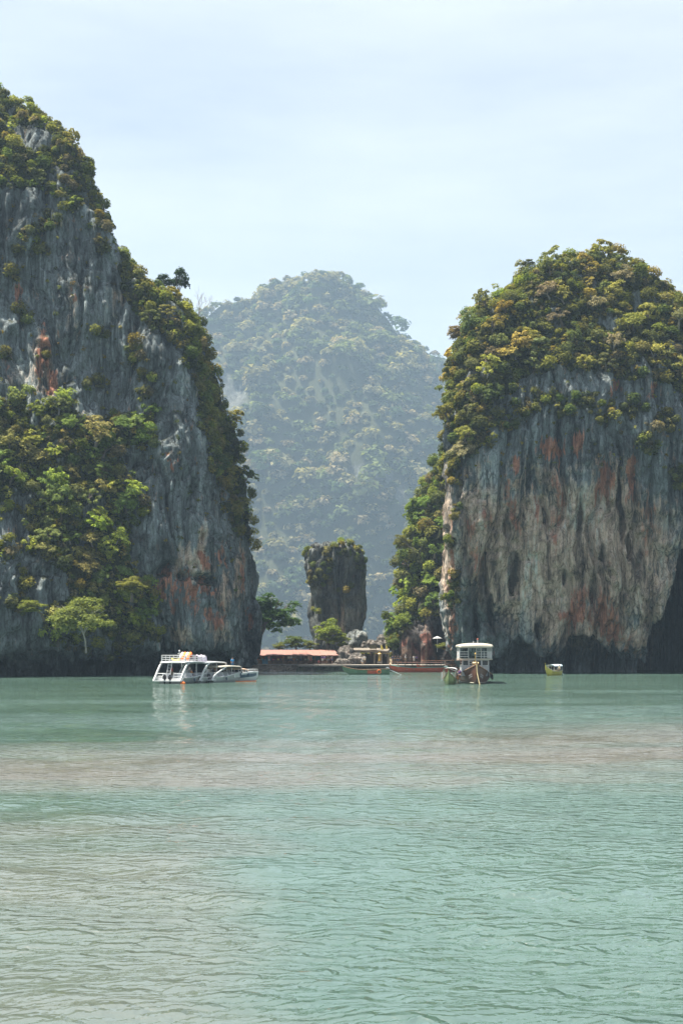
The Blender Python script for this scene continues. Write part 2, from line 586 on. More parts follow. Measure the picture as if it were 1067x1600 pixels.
for (py, yh, ph, pf, yf, yl) in L_ROWS:
    sh_ = np.interp(py, [480, 600], [8, 22]); ph -= sh_; pf -= sh_ * .8
    z = Z_(py, yh)
    pts = [(X_(-420, yl), yl)]
    for fr in (0.26, 0.5, 0.68, 0.85):
        px_ = -420 + (pf + 420) * fr
        y_ = yl + (yf - yl) * fr ** 1.25
        pts.append((X_(px_, y_), y_))
    pts.append((X_(pf, yf), yf))
    ym = (yf * 0.5 + yh * 0.5)
    pts.append((X_(pf * 0.35 + ph * 0.65, ym), ym))
    pts.append((X_(ph, yh), yh))
    pts.append((X_(ph - 45, yh + 9), yh + 9))
    pts.append((X_(-300, yh + 40), yh + 40))
    rows.append((z, pts))
G = cliff_grid(rows, 330, 400, [2, 5, 11, 11, 11, 6, 6, 4, 3])
N = grid_normals(G, 1)
D = rock_displace(G, N, 1.0, 1.0, seed=0.0)
v0 = G.reshape(-1, 3)
pxg, pyg = [a.reshape(G.shape[:2]) for a in proj(v0)]
zz = G[:, :, 2]
# waterline notch, deeper sea caves under the seaward corner, hanging stalactites
rag = (2.2 * noise(v0 / np.array([1.3, 1.3, 6.0]) + 8) + 2.5 * noise(v0 / np.array([4.0, 4.0, 20.0]) + 3)).reshape(zz.shape)
notch = 1 - sstep(1.0, 3.4, zz + rag * 1.1 + 1.6 * noise(v0 / np.array([11.0, 11, 40]) + 2).reshape(zz.shape) * 2)
D -= 2.8 * notch
cave = sstep(262, 285, pxg) * (1 - sstep(352, 370, pxg))
D -= cave * 6.0 * (1 - sstep(4.0, 5.4, zz + rag * 1.6))
D += 1.1 * cave * sstep(3.0, 6.0, zz) * (1 - sstep(12, 24, zz)) * ridged(v0 / np.array([2.4, 2.4, 13.0])).reshape(zz.shape)
D -= 2.8 * blobs(pxg, pyg, [(255, 890, 12, 12, 1, -.4), (318, 905, 18, 9, 1, 1.0), (285, 900, 9, 8), (72, 555, 6, 12)]) 
D += 2.0 * blobs(pxg, pyg, [(245, 575, 18, 60, 1, .2), (265, 690, 30, 90, .7), (120, 470, 40, 90, .7)])
D *= sstep(0, 6, (G.shape[0] - 1 - np.arange(G.shape[0])))[:, None] * 0.8 + 0.2
RED_L = [(72, 540, 10, 36), (80, 600, 12, 30, 1, .1), (62, 560, 8, 30), (30, 460, 8, 22), (270, 722, 12, 10), (305, 918, 44, 14, 1, 1.2), (262, 905, 22, 20), (330, 960, 30, 20, .9, .8), (320, 875, 10, 16), (378, 905, 6, 36), (348, 870, 9, 18), (12, 570, 10, 20, .7), (120, 460, 8, 8, .6), (285, 940, 30, 12, .8, .8), (390, 965, 8, 18)]
TAN_L = [(318, 850, 9, 36, 1, -.1), (300, 880, 34, 26, .8), (66, 560, 20, 50, .65), (375, 900, 10, 50, .8), (280, 990, 30, 18, .6), (345, 985, 30, 20, .55), (115, 470, 14, 60, .35), (180, 480, 30, 40, .25), (30, 590, 30, 30, .4), (350, 930, 16, 40, .6)]
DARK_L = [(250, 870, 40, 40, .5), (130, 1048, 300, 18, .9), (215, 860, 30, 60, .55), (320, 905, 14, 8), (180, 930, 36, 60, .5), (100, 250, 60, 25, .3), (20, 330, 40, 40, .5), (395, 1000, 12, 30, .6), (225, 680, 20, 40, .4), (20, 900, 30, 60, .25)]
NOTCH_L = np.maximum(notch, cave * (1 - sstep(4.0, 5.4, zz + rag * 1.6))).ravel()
def at_left(v, px, py, n):
    a, b = drip(v)
    return dict(tan=blobs(px + a, py + b, TAN_L), red=.66 * blobs(px + a, py + b, RED_L), dark=np.maximum(blobs(px + a, py + b, DARK_L), 0.42 * np.maximum(NOTCH_L, 1 - sstep(0.6, 1.5, v[:, 2]))),  # dark also covers notch and caves, painting their shade into the rock
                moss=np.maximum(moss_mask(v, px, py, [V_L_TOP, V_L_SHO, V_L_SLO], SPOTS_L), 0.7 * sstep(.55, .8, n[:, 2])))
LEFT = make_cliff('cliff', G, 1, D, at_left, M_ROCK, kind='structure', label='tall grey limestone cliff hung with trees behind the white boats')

# ---- right cliff
R_ROWS = [  # py, Y and px of the seaward edge, px and Y of the front corner, px and Y of the far end
    (1062, 264, 722, 744, 256, 1450, 262), (1044, 264, 722, 744, 257, 1450, 262), (1026, 263, 714, 734, 254, 1450, 259), (1005, 262, 702, 722, 251, 1450, 256), (950, 262, 698, 713, 249, 1450, 254),
    (900, 262, 698, 711, 248, 1450, 253), (840, 262, 703, 713, 247, 1450, 252), (770, 262, 708, 717, 246, 1450, 251), (700, 262, 714, 724, 246, 1450, 251),
    (650, 262, 720, 732, 247, 1420, 252), (610, 262, 722, 742, 248, 1360, 253), (565, 263, 726, 754, 250, 1240, 255), (530, 264, 740, 772, 252, 1105, 257),
    (496, 265, 772, 806, 255, 1058, 260), (466, 267, 806, 840, 258, 1018, 263), (440, 269, 840, 872, 262, 985, 267), (424, 271, 884, 906, 266, 960, 270), (415, 274, 920, 928, 272, 945, 274)]
rows = []
for (py, yg, pg, pf, yf, pe, ye) in R_ROWS:
    z = Z_(py, yg)
    pts = [(X_(pg + 120, yg + 60), yg + 60), (X_(pg + 22, yg + 20), yg + 20), (X_(pg, yg), yg), (X_(pf, yf), yf)]
    for fr in (0.17, 0.34, 0.52, 0.75, 1.0):
        px_ = pf + (pe - pf) * fr
        y_ = yf + (ye - yf) * fr - 2.0 * math.sin(math.pi * fr)
        pts.append((X_(px_, y_), y_))
    pts.append((X_(pe + 30, ye + 40), ye + 40))
    rows.append((z, pts))
G = cliff_grid(rows, 350, 330, [3, 4, 5, 9, 11, 11, 10, 5, 3])
N = grid_normals(G, 1)
# seams on the lower face lean: they run down to the right
S = G.copy()
S[:, :, 0] += 0.22 * np.maximum(0, 48 - G[:, :, 2]) * sstep(0, 20, X_(900, 250) - G[:, :, 0])
D = rock_displace(S, N, 0.9, 1.0, seed=100.0)
v0 = G.reshape(-1, 3)
pxg, pyg = [a.reshape(G.shape[:2]) for a in proj(v0)]
zz = G[:, :, 2]
rag = (2.0 * noise(v0 / np.array([1.4, 1.4, 5.0]) + 18) + 3.0 * noise(v0 / np.array([5.0, 5.0, 20.0]) + 33)).reshape(zz.shape)
arch = np.interp(pxg, [690, 740, 790, 812, 840, 870, 895, 925, 960, 1000, 1015, 1030, 1450], [1.4, 1.4, 1.8, 6.4, 3.0, 3.4, 6.8, 7.0, 3.4, 2.4, 3, 3, 3])
notch = 1 - sstep(arch - 0.8, arch + 0.7, zz + rag * 0.8)
D -= 6.0 * notch
# big sea cave at the frame's right
edge_px = np.interp(pyg, [800, 850, 900, 925, 960, 1000, 1012, 1060], [1120, 1072, 1058, 1050, 1035, 1014, 1011, 1010])
cv = sstep(-1.5, 4, pxg + rag * 1.2 - edge_px) * sstep(835, 850, pyg + rag * 2) * (1 - sstep(1105, 1125, pxg))
D -= 26 * cv
D += 5 * sstep(0, 6, pxg - edge_px) * blobs(pxg, pyg, [(1055, 935, 10, 40, 1, -.2), (1075, 990, 20, 30)]) 
pits = [(803, 905, 9, 30), (838, 985, 4, 14), (768, 960, 5, 30, 1, .1), (790, 830, 5, 20, .8), (980, 860, 4, 16), (937, 870, 5, 14, .8), (905, 810, 5, 30, .7), (995, 895, 5, 16, .7), (742, 985, 7, 18), (880, 900, 4, 14), (925, 925, 6, 30, .5), (1010, 970, 7, 12, .6), (758, 900, 5, 24, .8), (968, 730, 3, 40, .8), (970, 800, 3, 40, .8)]
wa, wb_ = [q.reshape(zz.shape) for q in drip(v0, 0.7)]
D -= 3.6 * blobs(pxg + wa, pyg + wb_, pits)
D += 1.4 * blobs(pxg, pyg, [(735, 860, 26, 100, 1, .1), (850, 880, 40, 90, .8), (960, 930, 40, 90, .8, .2), (890, 760, 40, 60, .6)])
D *= sstep(0, 6, (G.shape[0] - 1 - np.arange(G.shape[0])))[:, None] * 0.8 + 0.2
RED_R = [(862, 706, 24, 20), (902, 690, 9, 24), (985, 740, 7, 40), (945, 755, 20, 40, .8), (810, 725, 6, 16), (838, 780, 5, 40, .5, .2), (960, 612, 9, 14, .8), (760, 800, 12, 40, .45, .2), (905, 950, 34, 34, .8), (945, 965, 26, 44, .85, .3), (740, 850, 10, 60, .6, .2), (870, 800, 10, 60, .6), (800, 790, 8, 60, .6, .2), (1010, 820, 14, 60, .5), (1022, 610, 6, 14, .6), (708, 985, 10, 40, .7), (890, 940, 18, 24, .5), (975, 1000, 20, 20, .5, .5), (704, 880, 5, 120, .55)]
TAN_R = [(890, 870, 200, 150, .95), (765, 850, 60, 120, .95, .15), (900, 970, 110, 60, .8), (960, 820, 70, 120, .7), (1015, 930, 40, 90, .7), (700, 860, 16, 150, .8), (850, 750, 40, 50, .5), (975, 995, 40, 24, .9, .7), (1040, 880, 20, 60, .7)]
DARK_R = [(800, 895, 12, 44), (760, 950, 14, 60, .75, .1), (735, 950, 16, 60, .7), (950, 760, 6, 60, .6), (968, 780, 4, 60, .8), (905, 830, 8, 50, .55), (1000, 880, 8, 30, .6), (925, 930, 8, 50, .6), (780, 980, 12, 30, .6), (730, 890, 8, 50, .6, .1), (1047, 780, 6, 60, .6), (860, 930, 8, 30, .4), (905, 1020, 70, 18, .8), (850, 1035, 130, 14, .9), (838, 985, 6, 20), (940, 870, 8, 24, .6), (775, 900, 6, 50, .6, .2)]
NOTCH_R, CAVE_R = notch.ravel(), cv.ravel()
def at_right(v, px, py, n):
    a, b = drip(v)
    shore = sstep(.05, .2, v[:, 2]) * (1 - sstep(.35, .7, v[:, 2] + .25 * noise(v / 2.0)))
    return dict(tan=np.maximum(blobs(px + a, py + b, TAN_R), shore), red=.85 * blobs(px + a, py + b, RED_R), dark=np.maximum(blobs(px + a * .6, py + b, DARK_R), np.maximum(0.4 * NOTCH_R * (1 - .8 * shore), 0.9 * CAVE_R)),  # rock colour blackened inside cave and notch, standing in for deep shade
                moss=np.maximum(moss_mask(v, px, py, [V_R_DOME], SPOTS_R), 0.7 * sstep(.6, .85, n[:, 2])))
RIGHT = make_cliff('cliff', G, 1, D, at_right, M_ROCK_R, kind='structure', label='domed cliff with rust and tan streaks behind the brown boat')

# ---- wooded ridge tucked behind the right cliff
F_ROWS = [(1060, 620, 277), (1035, 622, 276), (1000, 625, 277), (975, 632, 279), (940, 640, 281), (900, 640, 283), (850, 648, 285), (800, 658, 287), (760, 672, 289), (725, 692, 291), (700, 712, 293), (680, 730, 296)]
rows = []
for (py, pl, y) in F_ROWS:
    pts = [(X_(pl + 50, y + 45), y + 45), (X_(pl + 10, y + 16), y + 16), (X_(pl, y + 6), y + 6), (X_(pl + 18, y), y), (X_(pl + 55, y - 2), y - 2), (X_(pl + 130, y), y), (X_(pl + 200, y + 6), y + 6)]
    rows.append((Z_(py, y), pts))
G = cliff_grid(rows, 150, 150)
N = grid_normals(G, 1)
D = rock_displace(G, N, 0.9, 0.8, seed=300.0)
pxg, pyg = [a.reshape(G.shape[:2]) for a in proj(G.reshape(-1, 3))]
D += 1.8 * blobs(pxg, pyg, [(640, 1005, 14, 40), (668, 1010, 10, 40), (655, 990, 8, 20)]) - 2.5 * blobs(pxg, pyg, [(653, 1015, 4, 40), (686, 995, 10, 30), (672, 1030, 5, 20)])
V_F = [(560, 640), (760, 640), (760, 985), (700, 985), (688, 965), (672, 972), (650, 978), (634, 985), (622, 1005), (600, 1010)]
def at_out(v, px, py, n):
    a, b = smear(v, 0.6)
    return dict(tan=blobs(px + a, py + b, [(655, 1025, 40, 20, .8), (634, 1000, 14, 30, .6), (668, 1000, 14, 30, .6)]), red=blobs(px + a, py + b, [(633, 1005, 5, 10), (646, 1008, 5, 14), (666, 998, 9, 12), (657, 1022, 6, 14), (670, 1020, 6, 16)]),
                dark=blobs(px + a, py + b, [(653, 1005, 7, 30), (686, 1000, 12, 40), (640, 985, 10, 14, .6), (672, 1030, 6, 16, .8)]), moss=moss_mask(v, px, py, [V_F], []))
RIDGE = make_cliff('rock_ridge', G, 1, D, at_out, M_ROCK_OUT, kind='structure', label='wooded ridge with a rust red rock foot beside the domed cliff')

# ---- the free-standing sea stack
S_ROWS = [(1056, 490, 562), (1013, 491, 560), (990, 489, 562), (966, 485, 566), (940, 480, 569), (912, 476, 569), (885, 476, 567), (868, 479, 564), (859, 484, 558), (852, 496, 546)]
rows = []
YS = 306.0
for (py, pl, pr) in S_ROWS:
    cx_, hw = X_((pl + pr) / 2, YS), (X_(pr, YS) - X_(pl, YS)) / 2 - 0.3
    pts = [(cx_ + hw * math.cos(t) * (1 + .05 * math.sin(3 * t)), YS + hw * 0.8 * math.sin(t)) for t in [2 * math.pi * k / 10 for k in range(10)]]
    rows.append((Z_(py, YS), pts))
ztop = Z_(852, YS)
cx_ = X_(523, YS)
rows.append((ztop + 0.35, [(cx_ + 0.6 * math.cos(2 * math.pi * k / 10) * 5, YS + 0.5 * 4 * math.sin(2 * math.pi * k / 10)) for k in range(10)]))
rows.append((ztop + 0.7, [(cx_ + 0.05 * math.cos(2 * math.pi * k / 10), YS + 0.05 * math.sin(2 * math.pi * k / 10)) for k in range(10)]))
G = cliff_grid(rows, 210, 210, closed=True)
N = grid_normals(G, 1)
D = rock_displace(G, N, 0.42, 0.7, seed=500.0)
vv = G.reshape(-1, 3)
pxg, pyg = [a.reshape(G.shape[:2]) for a in proj(vv)]
D -= 1.6 * sstep(0.62, 0.9, ridged(vv / np.array([1.6, 1.6, 9.0]) + 77)).reshape(D.shape) * (1 - sstep(895, 925, pyg)) * (1 - sstep(545, 560, pxg))
D -= 1.3 * blobs(pxg, pyg, [(530, 935, 3, 60), (552, 942, 8, 8), (505, 925, 30, 10, .6)])
fade = sstep(0, 4, G.shape[0] - 1 - np.arange(G.shape[0]))[:, None]
v_keep = G.copy()
def at_stack(v, px, py, n):
    a, b = smear(v, 0.4)
    return dict(tan=blobs(px + a, py + b, [(535, 965, 8, 36, .35)]), red=np.zeros(len(v)),
                dark=np.maximum(blobs(px + a, py + b, [(505, 945, 30, 40, .55), (548, 920, 24, 50, .5), (555, 990, 10, 30, .6)]), 1 - sstep(5.2, 6.8, v[:, 2] + a * .1)),
                moss=moss_mask(v, px, py, [], [(500, 905, 26, 14), (512, 870, 10, 16), (490, 910, 18, 16), (550, 862, 22, 8), (562, 885, 8, 20), (500, 940, 16, 16, .5)]))
STACK = make_cliff('sea_stack', G, 1, D * fade, at_stack, M_STACK, label='lone top-heavy limestone pillar standing in the gap between the two cliffs', cat='rock stack')
# jagged karst blades on the stack's crown
mb = MB()
rs = random.Random(5)
for k in range(46):
    t = rs.random()
    px_ = 482 + 74 * t
    top = np.interp(px_, [480, 492, 500, 505, 512, 520, 530, 558], [868, 858, 851, 845, 852, 850, 858, 862]) + rs.uniform(-1, 5)
    y_ = YS - 5.4 * math.sqrt(max(0.05, 1 - ((px_ - 521) / 46) ** 2)) + rs.uniform(0.2, 5)
    if rs.random() < .25: continue
    base = P_(px_, top + 22, y_)
    tip = P_(px_ + rs.uniform(-1, 1), top, y_ + rs.uniform(0, .5))
    mid = base.lerp(tip, .6)
    rr = rs.uniform(0.35, 0.7)
    mb.tube([base, mid, tip], [rr, rr * .7, 0.06], 6)
mb.build('karst_blade', M_STACK, STACK['o'])['kind'] = 'stuff'

# ---- far mountain (one range: main peak, the shoulder on its right, a distant hill on the left)
M_MOUNT = rock_mat('mountain_rock', grey=(0.12, 0.125, 0.12))
def mountain(nx=330, ny=190):
    S = 2.5
    xs = np.linspace(-330, 330, nx)
    ys = np.concatenate([np.linspace(600, 830, ny - 40), np.linspace(832, 1150, 40)])
    XX, YY = np.meshgrid(xs, ys)
    p = np.stack([XX.ravel(), YY.ravel(), np.zeros(XX.size)], 1)
    n1 = noise(p / 70.0).reshape(XX.shape); n2 = noise(p / 28.0 + 9).reshape(XX.shape); n3 = noise(p / 11.0 + 21).reshape(XX.shape)
    def crest(tab, Yr):
        t = np.array(tab, float)
        return np.interp(XX, (500 + (t[:, 0] - 500) * np.where(t[:, 0] < 500, 1.05, 1.0) - CX) / FPX * Yr, CAM_Z - (t[:, 1] + 6 - HOR) / FPX * Yr)
    def face(zc, Yr, wf, wb, pw):
        s = np.where(YY < Yr, (YY - (Yr - wf)) / wf, (Yr + wb - YY) / wb)
        return zc * np.clip(s, 0, 1) ** pw
    z = face(crest([(-700, 900), (-100, 700), (200, 560), (290, 525), (327, 506), (361, 487), (387, 472), (410, 457), (417, 446), (470, 435), (500, 425), (530, 429), (560, 450), (582, 470), (605, 495), (639, 530), (690, 610), (760, 740), (900, 900), (1300, 990)], 780.0),
             780 + 16 * n1, 150 + 46 * n1 + 16 * n2, 120, 0.74)
    z2 = face(crest([(500, 700), (560, 600), (620, 545), (646, 531), (665, 530), (687, 543), (702, 556), (740, 600), (800, 640), (1000, 720), (1500, 900)], 850.0), 850 + 12 * n2, 130 + 30 * n1, 100, 0.7)
    z3 = face(crest([(60, 700), (160, 520), (205, 462), (232, 444), (262, 470), (300, 540), (420, 800)], 1010.0), 1010, 160, 120, 0.8)
    z = np.maximum(np.maximum(z, z2), z3)
    k = np.clip(z / 60, 0, 1)
    spur = ridged(np.stack([XX.ravel() / 42 + .6 * n2.ravel(), YY.ravel() / 210, 0 * XX.ravel()], 1) + 5).reshape(XX.shape) - .5
    z = z + k * (11 * n2 + 4.0 * n3 + 19 * spur * np.clip((1 - z / 235) * 3, 0.1, 1))
    # near-vertical rock bands across the front
    st = 46.0
    ph = (z + 22 * n1) / st
    z = z + k * (-st * 0.07 * np.sin(2 * math.pi * ph)) 
    z = np.where(z < 0.5, -3, z)
    v = np.stack([XX.ravel() * S, YY.ravel() * S, CAM_Z + (z.ravel() - CAM_Z) * S - 0.0], 1)
    v[:, 2] = np.where(z.ravel() < 0, -8, v[:, 2])
    G = v.reshape(ny, nx, 3)
    du = np.gradient(G, axis=1); dv = np.gradient(G, axis=0)
    n = np.cross(du, dv).reshape(-1, 3)
    n /= np.linalg.norm(n, axis=1)[:, None] + 1e-9
    px, py = proj(v)
    bare = blobs(px, py, [(368, 620, 22, 34), (352, 600, 12, 30), (560, 735, 30, 14, .9), (600, 745, 20, 16), (520, 800, 10, 10), (625, 770, 10, 24)])
    bare = np.maximum(bare * .8, 0.6 * sstep(0.22, 0.12, n[:, 2]))
    at = dict(tan=bare * .12, red=np.zeros(len(v)), dark=np.zeros(len(v)), moss=1 - .8 * bare)
    me = np_mesh('mountain', v, grid_faces(ny, nx, False), True, at)
    o = link_mesh('mountain', me, M_MOUNT, kind='structure', label='steep jungle covered mountain fading into the haze behind the gap')
    return dict(o=o, v=v, n=n, px=px, py=py, bare=bare)
MOUNT = mountain()

# ------------------------------------------------------------------ sea
def sea():
    ys = [-160.0, -60, -10, 4]
    y = 6.0
    while y < 330:
        ys.append(y)
        y += max(0.10, 0.0016 * y ** 1.5)
    ys += [360, 420, 520, 700, 1000, 1500, 2300, 3000]
    ys = np.array(ys)
    hx = np.concatenate([np.linspace(-0.36, 0.36, 430)])
    far = np.array([-14, -6, -2.5, -1.2, -0.7, -0.48])
    hx = np.concatenate([far, hx, -far[::-1]])
    wid = np.maximum(ys, 14.0) + 12
    XX = hx[None, :] * wid[:, None]
    XX[:, 0], XX[:, -1] = -1750, 1750
    XX = np.clip(XX, -1750, 1750) + np.linspace(-1, 1, XX.shape[1])[None, :]
    YY = np.repeat(ys[:, None], len(hx), 1)
    Z = np.zeros_like(XX)
    rg = np.random.default_rng(11)
    gust = noise(np.stack([XX.ravel() / 26, YY.ravel() / 9, 0 * XX.ravel()], 1)).reshape(XX.shape)
    sx = np.gradient(XX, axis=1)
    sy = np.gradient(YY, axis=0)
    for k in range(46):
        lam = 0.7 * (5.5 / 0.7) ** rg.random()
        th = R(90) + rg.normal() * 0.62
        kx, ky = 2 * math.pi / lam * math.cos(th), 2 * math.pi / lam * math.sin(th)
        a = 0.0036 * lam ** 1.05 * (0.7 + 0.6 * rg.random())
        res = np.sqrt((sx * math.cos(th)) ** 2 + (sy * math.sin(th)) ** 2)
        fade = 1 - sstep(0.22, 0.42, res / lam)
        s = np.sin(kx * XX + ky * YY + rg.random() * 6.28)
        Z += a * fade * (s - 0.35 * np.cos(2 * (kx * XX + ky * YY))) * (0.85 + 0.9 * gust)
    v = np.stack([XX.ravel(), YY.ravel(), Z.ravel()], 1)
    me = np_mesh('sea', v, grid_faces(len(ys), len(hx), False), True)
    m, t, b = new_mat('sea_water')
    c = t.nodes.new('ShaderNodeTexCoord').outputs['Object']
    big = tex_noise(t, 0.02, 3, 0.5, c, (0.5, 1.7, 1))
    mid = tex_noise(t, 0.09, 4, 0.55, c, (0.35, 1.6, 1))
    # silt clouds drifting in the green water: one long band across the bay and a wide patch near the boat
    sp = t.nodes.new('ShaderNodeSeparateXYZ')
    t.links.new(c, sp.inputs[0])
    def band(expr, lo0, lo1, hi0, hi1):
        a = t.nodes.new('ShaderNodeMapRange'); a.interpolation_type = 'SMOOTHSTEP'
        a.inputs['From Min'].default_value = lo0; a.inputs['From Max'].default_value = lo1
        t.links.new(expr, a.inputs['Value'])
        d = t.nodes.new('ShaderNodeMapRange'); d.interpolation_type = 'SMOOTHSTEP'
        d.inputs['From Min'].default_value = hi0; d.inputs['From Max'].default_value = hi1
        d.inputs['To Min'].default_value = 1; d.inputs['To Max'].default_value = 0
        t.links.new(expr, d.inputs['Value'])
        return math_(t, 'MULTIPLY', a.outputs[0], d.outputs[0])
    yy = math_(t, 'ADD', sp.outputs['Y'], math_(t, 'MULTIPLY', math_(t, 'SUBTRACT', mid, 0.5), 40.0))
    yy = math_(t, 'SUBTRACT', yy, math_(t, 'MULTIPLY', sp.outputs['X'], 0.55))
    b1 = math_(t, 'MULTIPLY', band(yy, 30, 54, 58, 76), 0.9)
    xx = math_(t, 'ADD', sp.outputs['X'], math_(t, 'MULTIPLY', sp.outputs['Y'], 0.06))
    xx = math_(t, 'ADD', xx, math_(t, 'MULTIPLY', math_(t, 'SUBTRACT', mid, 0.5), 9.0))
    b2 = math_(t, 'MULTIPLY', band(xx, -40, -30, -1.6, 1.0), band(sp.outputs['Y'], 5, 8, 30, 40))
    b2 = math_(t, 'MULTIPLY', b2, 0.6)
    silt = math_(t, 'MAXIMUM', b1, b2)
    silt = math_(t, 'MULTIPLY', silt, ramp(t, mid, [(0.28, (0.35,) * 3), (0.6, (1,) * 3)]))
    green = ramp(t, big, [(0.35, (0.042, 0.078, 0.062)), (0.65, (0.064, 0.110, 0.091))])
    body = mixc(t, silt, green, (0.118, 0.112, 0.097))
    t.links.new(body, b.inputs['Base Color'])
    b.inputs['Roughness'].default_value = 0.055
    b.inputs['IOR'].default_value = 2.6
    b.inputs['Specular IOR Level'].default_value = 0.5
    gust = ramp(t, tex_noise(t, 0.055, 3, 0.6, c, (0.5, 1.5, 1)), [(0.36, (0.32,) * 3), (0.62, (1.15,) * 3)])
    w0 = tex_noise(t, 1.0, 3, 0.55, c, (0.8, 1.9, 1))
    def chop(period, rot, dist, dsc):
        mpn = t.nodes.new('ShaderNodeMapping')
        mpn.inputs['Rotation'].default_value = (0, 0, R(rot))
        t.links.new(c, mpn.inputs['Vector'])
        wv = t.nodes.new('ShaderNodeTexWave')
        wv.bands_direction = 'Y'
        wv.wave_profile = 'SAW'
        wv.inputs['Scale'].default_value = 0.314 / period
        wv.inputs['Distortion'].default_value = dist
        wv.inputs['Detail'].default_value = 3.0
        wv.inputs['Detail Scale'].default_value = dsc
        wv.inputs['Detail Roughness'].default_value = 0.6
        t.links.new(mpn.outputs['Vector'], wv.inputs['Vector'])
        return math_(t, 'MULTIPLY', ramp(t, wv.outputs['Fac'], [(0.0, (0,) * 3), (0.70, (1,) * 3), (1.0, (0,) * 3)]), period)
    h = math_(t, 'ADD', math_(t, 'MULTIPLY', chop(0.44, 9, 7.5, 1.7), 0.10), math_(t, 'MULTIPLY', chop(0.21, -14, 7, 1.7), 0.08))
    h = math_(t, 'MULTIPLY', h, gust)
    h = math_(t, 'ADD', h, math_(t, 'MULTIPLY', w0, 0.05))
    t.links.new(bump(t, h, 1.0, 1.0), b.inputs['Normal'])
    return link_mesh('sea', me, m, kind='structure')
SEA = sea()

# ------------------------------------------------------------------ haze
mb = MB()
mb.box((0, 1400, 328.5), (3600, 3300, 662))
HAZE = mb.build('haze', None, None, kind='stuff')
m = bpy.data.materials.new('haze_air')
m.use_nodes = True
t = m.node_tree
t.nodes.remove(t.nodes['Principled BSDF'])
pv = t.nodes.new('ShaderNodeVolumePrincipled')
pv.inputs['Color'].default_value = (0.55, 0.765, 1.0, 1)
pv.inputs['Density'].default_value = HAZE_DENSITY
pv.inputs['Anisotropy'].default_value = 0.15
t.links.new(pv.outputs['Volume'], t.nodes['Material Output'].inputs['Volume'])
m.cycles.homogeneous_volume = True
HAZE.data.materials.append(m)

# ------------------------------------------------------------------ vegetation
def crown_mesh(name, seed, nclump=11, nleaf=64, leaf=0.115, flat=0.72, rc=0.36, spread=1.0, fill=0.25, ulo=-0.25):
    """leaf clumps spread through a flattened dome of radius 1; every leaf is one bent face"""
    rg = np.random.default_rng(seed)
    cs = []
    for k in range(nclump):
        t = rg.random() * 6.283
        u = rg.uniform(ulo, 1.0)
        rr = (1 - fill * rg.random()) * spread
        c = np.array([math.cos(t) * math.sqrt(max(0, 1 - u * u)), math.sin(t) * math.sqrt(max(0, 1 - u * u)), u * flat]) * rr * 0.78
        cs.append((c, rc * rg.uniform(0.65, 1.25)))
    V, F = [], []
    b = 0
    for c, r_ in cs:
        n = int(nleaf * (r_ / rc) ** 1.6)
        d = rg.normal(size=(n, 3))
        d /= np.linalg.norm(d, axis=1)[:, None]
        d[:, 2] = np.where(d[:, 2] < -0.35, -d[:, 2] * .8, d[:, 2])
        p = c + d * r_ * np.sqrt(rg.uniform(0.25, 1.0, (n, 1))) * np.array([1.1, 1.1, 0.75])
        nn = d * 1.0 + rg.normal(size=(n, 3)) * 0.42 + np.array([0, 0, 0.95])
        nn /= np.linalg.norm(nn, axis=1)[:, None]
        a = np.cross(nn, rg.normal(size=(n, 3)))
        a /= np.linalg.norm(a, axis=1)[:, None]
        e = np.cross(nn, a)
        s = leaf * rg.uniform(0.6, 1.35, (n, 1))
        V.append(np.stack([p - a * s, p - e * s * .62, p + a * s * .9, p + e * s * .62], 1).reshape(-1, 3))
        F.append(b + np.arange(n * 4).reshape(n, 4))
        b += n * 4
    v = np.concatenate(V); f = np.concatenate(F)
    me = np_mesh(name, v, f)
    me.materials.append(M_LEAF)
    return me

def limb_mesh(name, seed, mat, h=0.8, r0=0.075, nl=4, spread=0.55):
    rs_ = random.Random(seed)
    mb_ = MB()
    bend = (rs_.uniform(-.12, .12), rs_.uniform(-.12, .12))
    fork = Vector((bend[0], bend[1], h * .5))
    mb_.tube([(0, 0, -0.35), (bend[0] * .4, bend[1] * .4, h * .22), fork], [r0 * 1.3, r0, r0 * .75], 6)
    for k in range(nl):
        t = 6.283 * (k + rs_.random() * .6) / nl
        e = fork + Vector((math.cos(t) * spread * rs_.uniform(.6, 1.1), math.sin(t) * spread * rs_.uniform(.6, 1.1), h * rs_.uniform(.35, .75)))
        md = fork.lerp(e, .5) + Vector((0, 0, .07))
        mb_.tube([fork, md, e], [r0 * .6, r0 * .4, r0 * .15], 5)
    o = mb_.build(name, mat)
    me = o.data
    bpy.data.objects.remove(o)
    return me

CROWNS = [crown_mesh('crown', 20 + k, nclump=(21, 30, 16, 25)[k % 4], nleaf=(44, 36, 50)[k % 3], leaf=(0.085, .10, .075)[k % 3], flat=(0.62, 0.9, 0.75, 1.1)[k % 4], rc=(0.21, 0.25, 0.30)[k % 3], spread=(1.05, 1.3, 1.15)[k % 3], fill=(.4, .75, .6)[k % 3]) for k in range(12)]
TRUNKS = [limb_mesh('trunk', 60 + k, M_BARK if k else M_BARK_PALE) for k in range(4)]

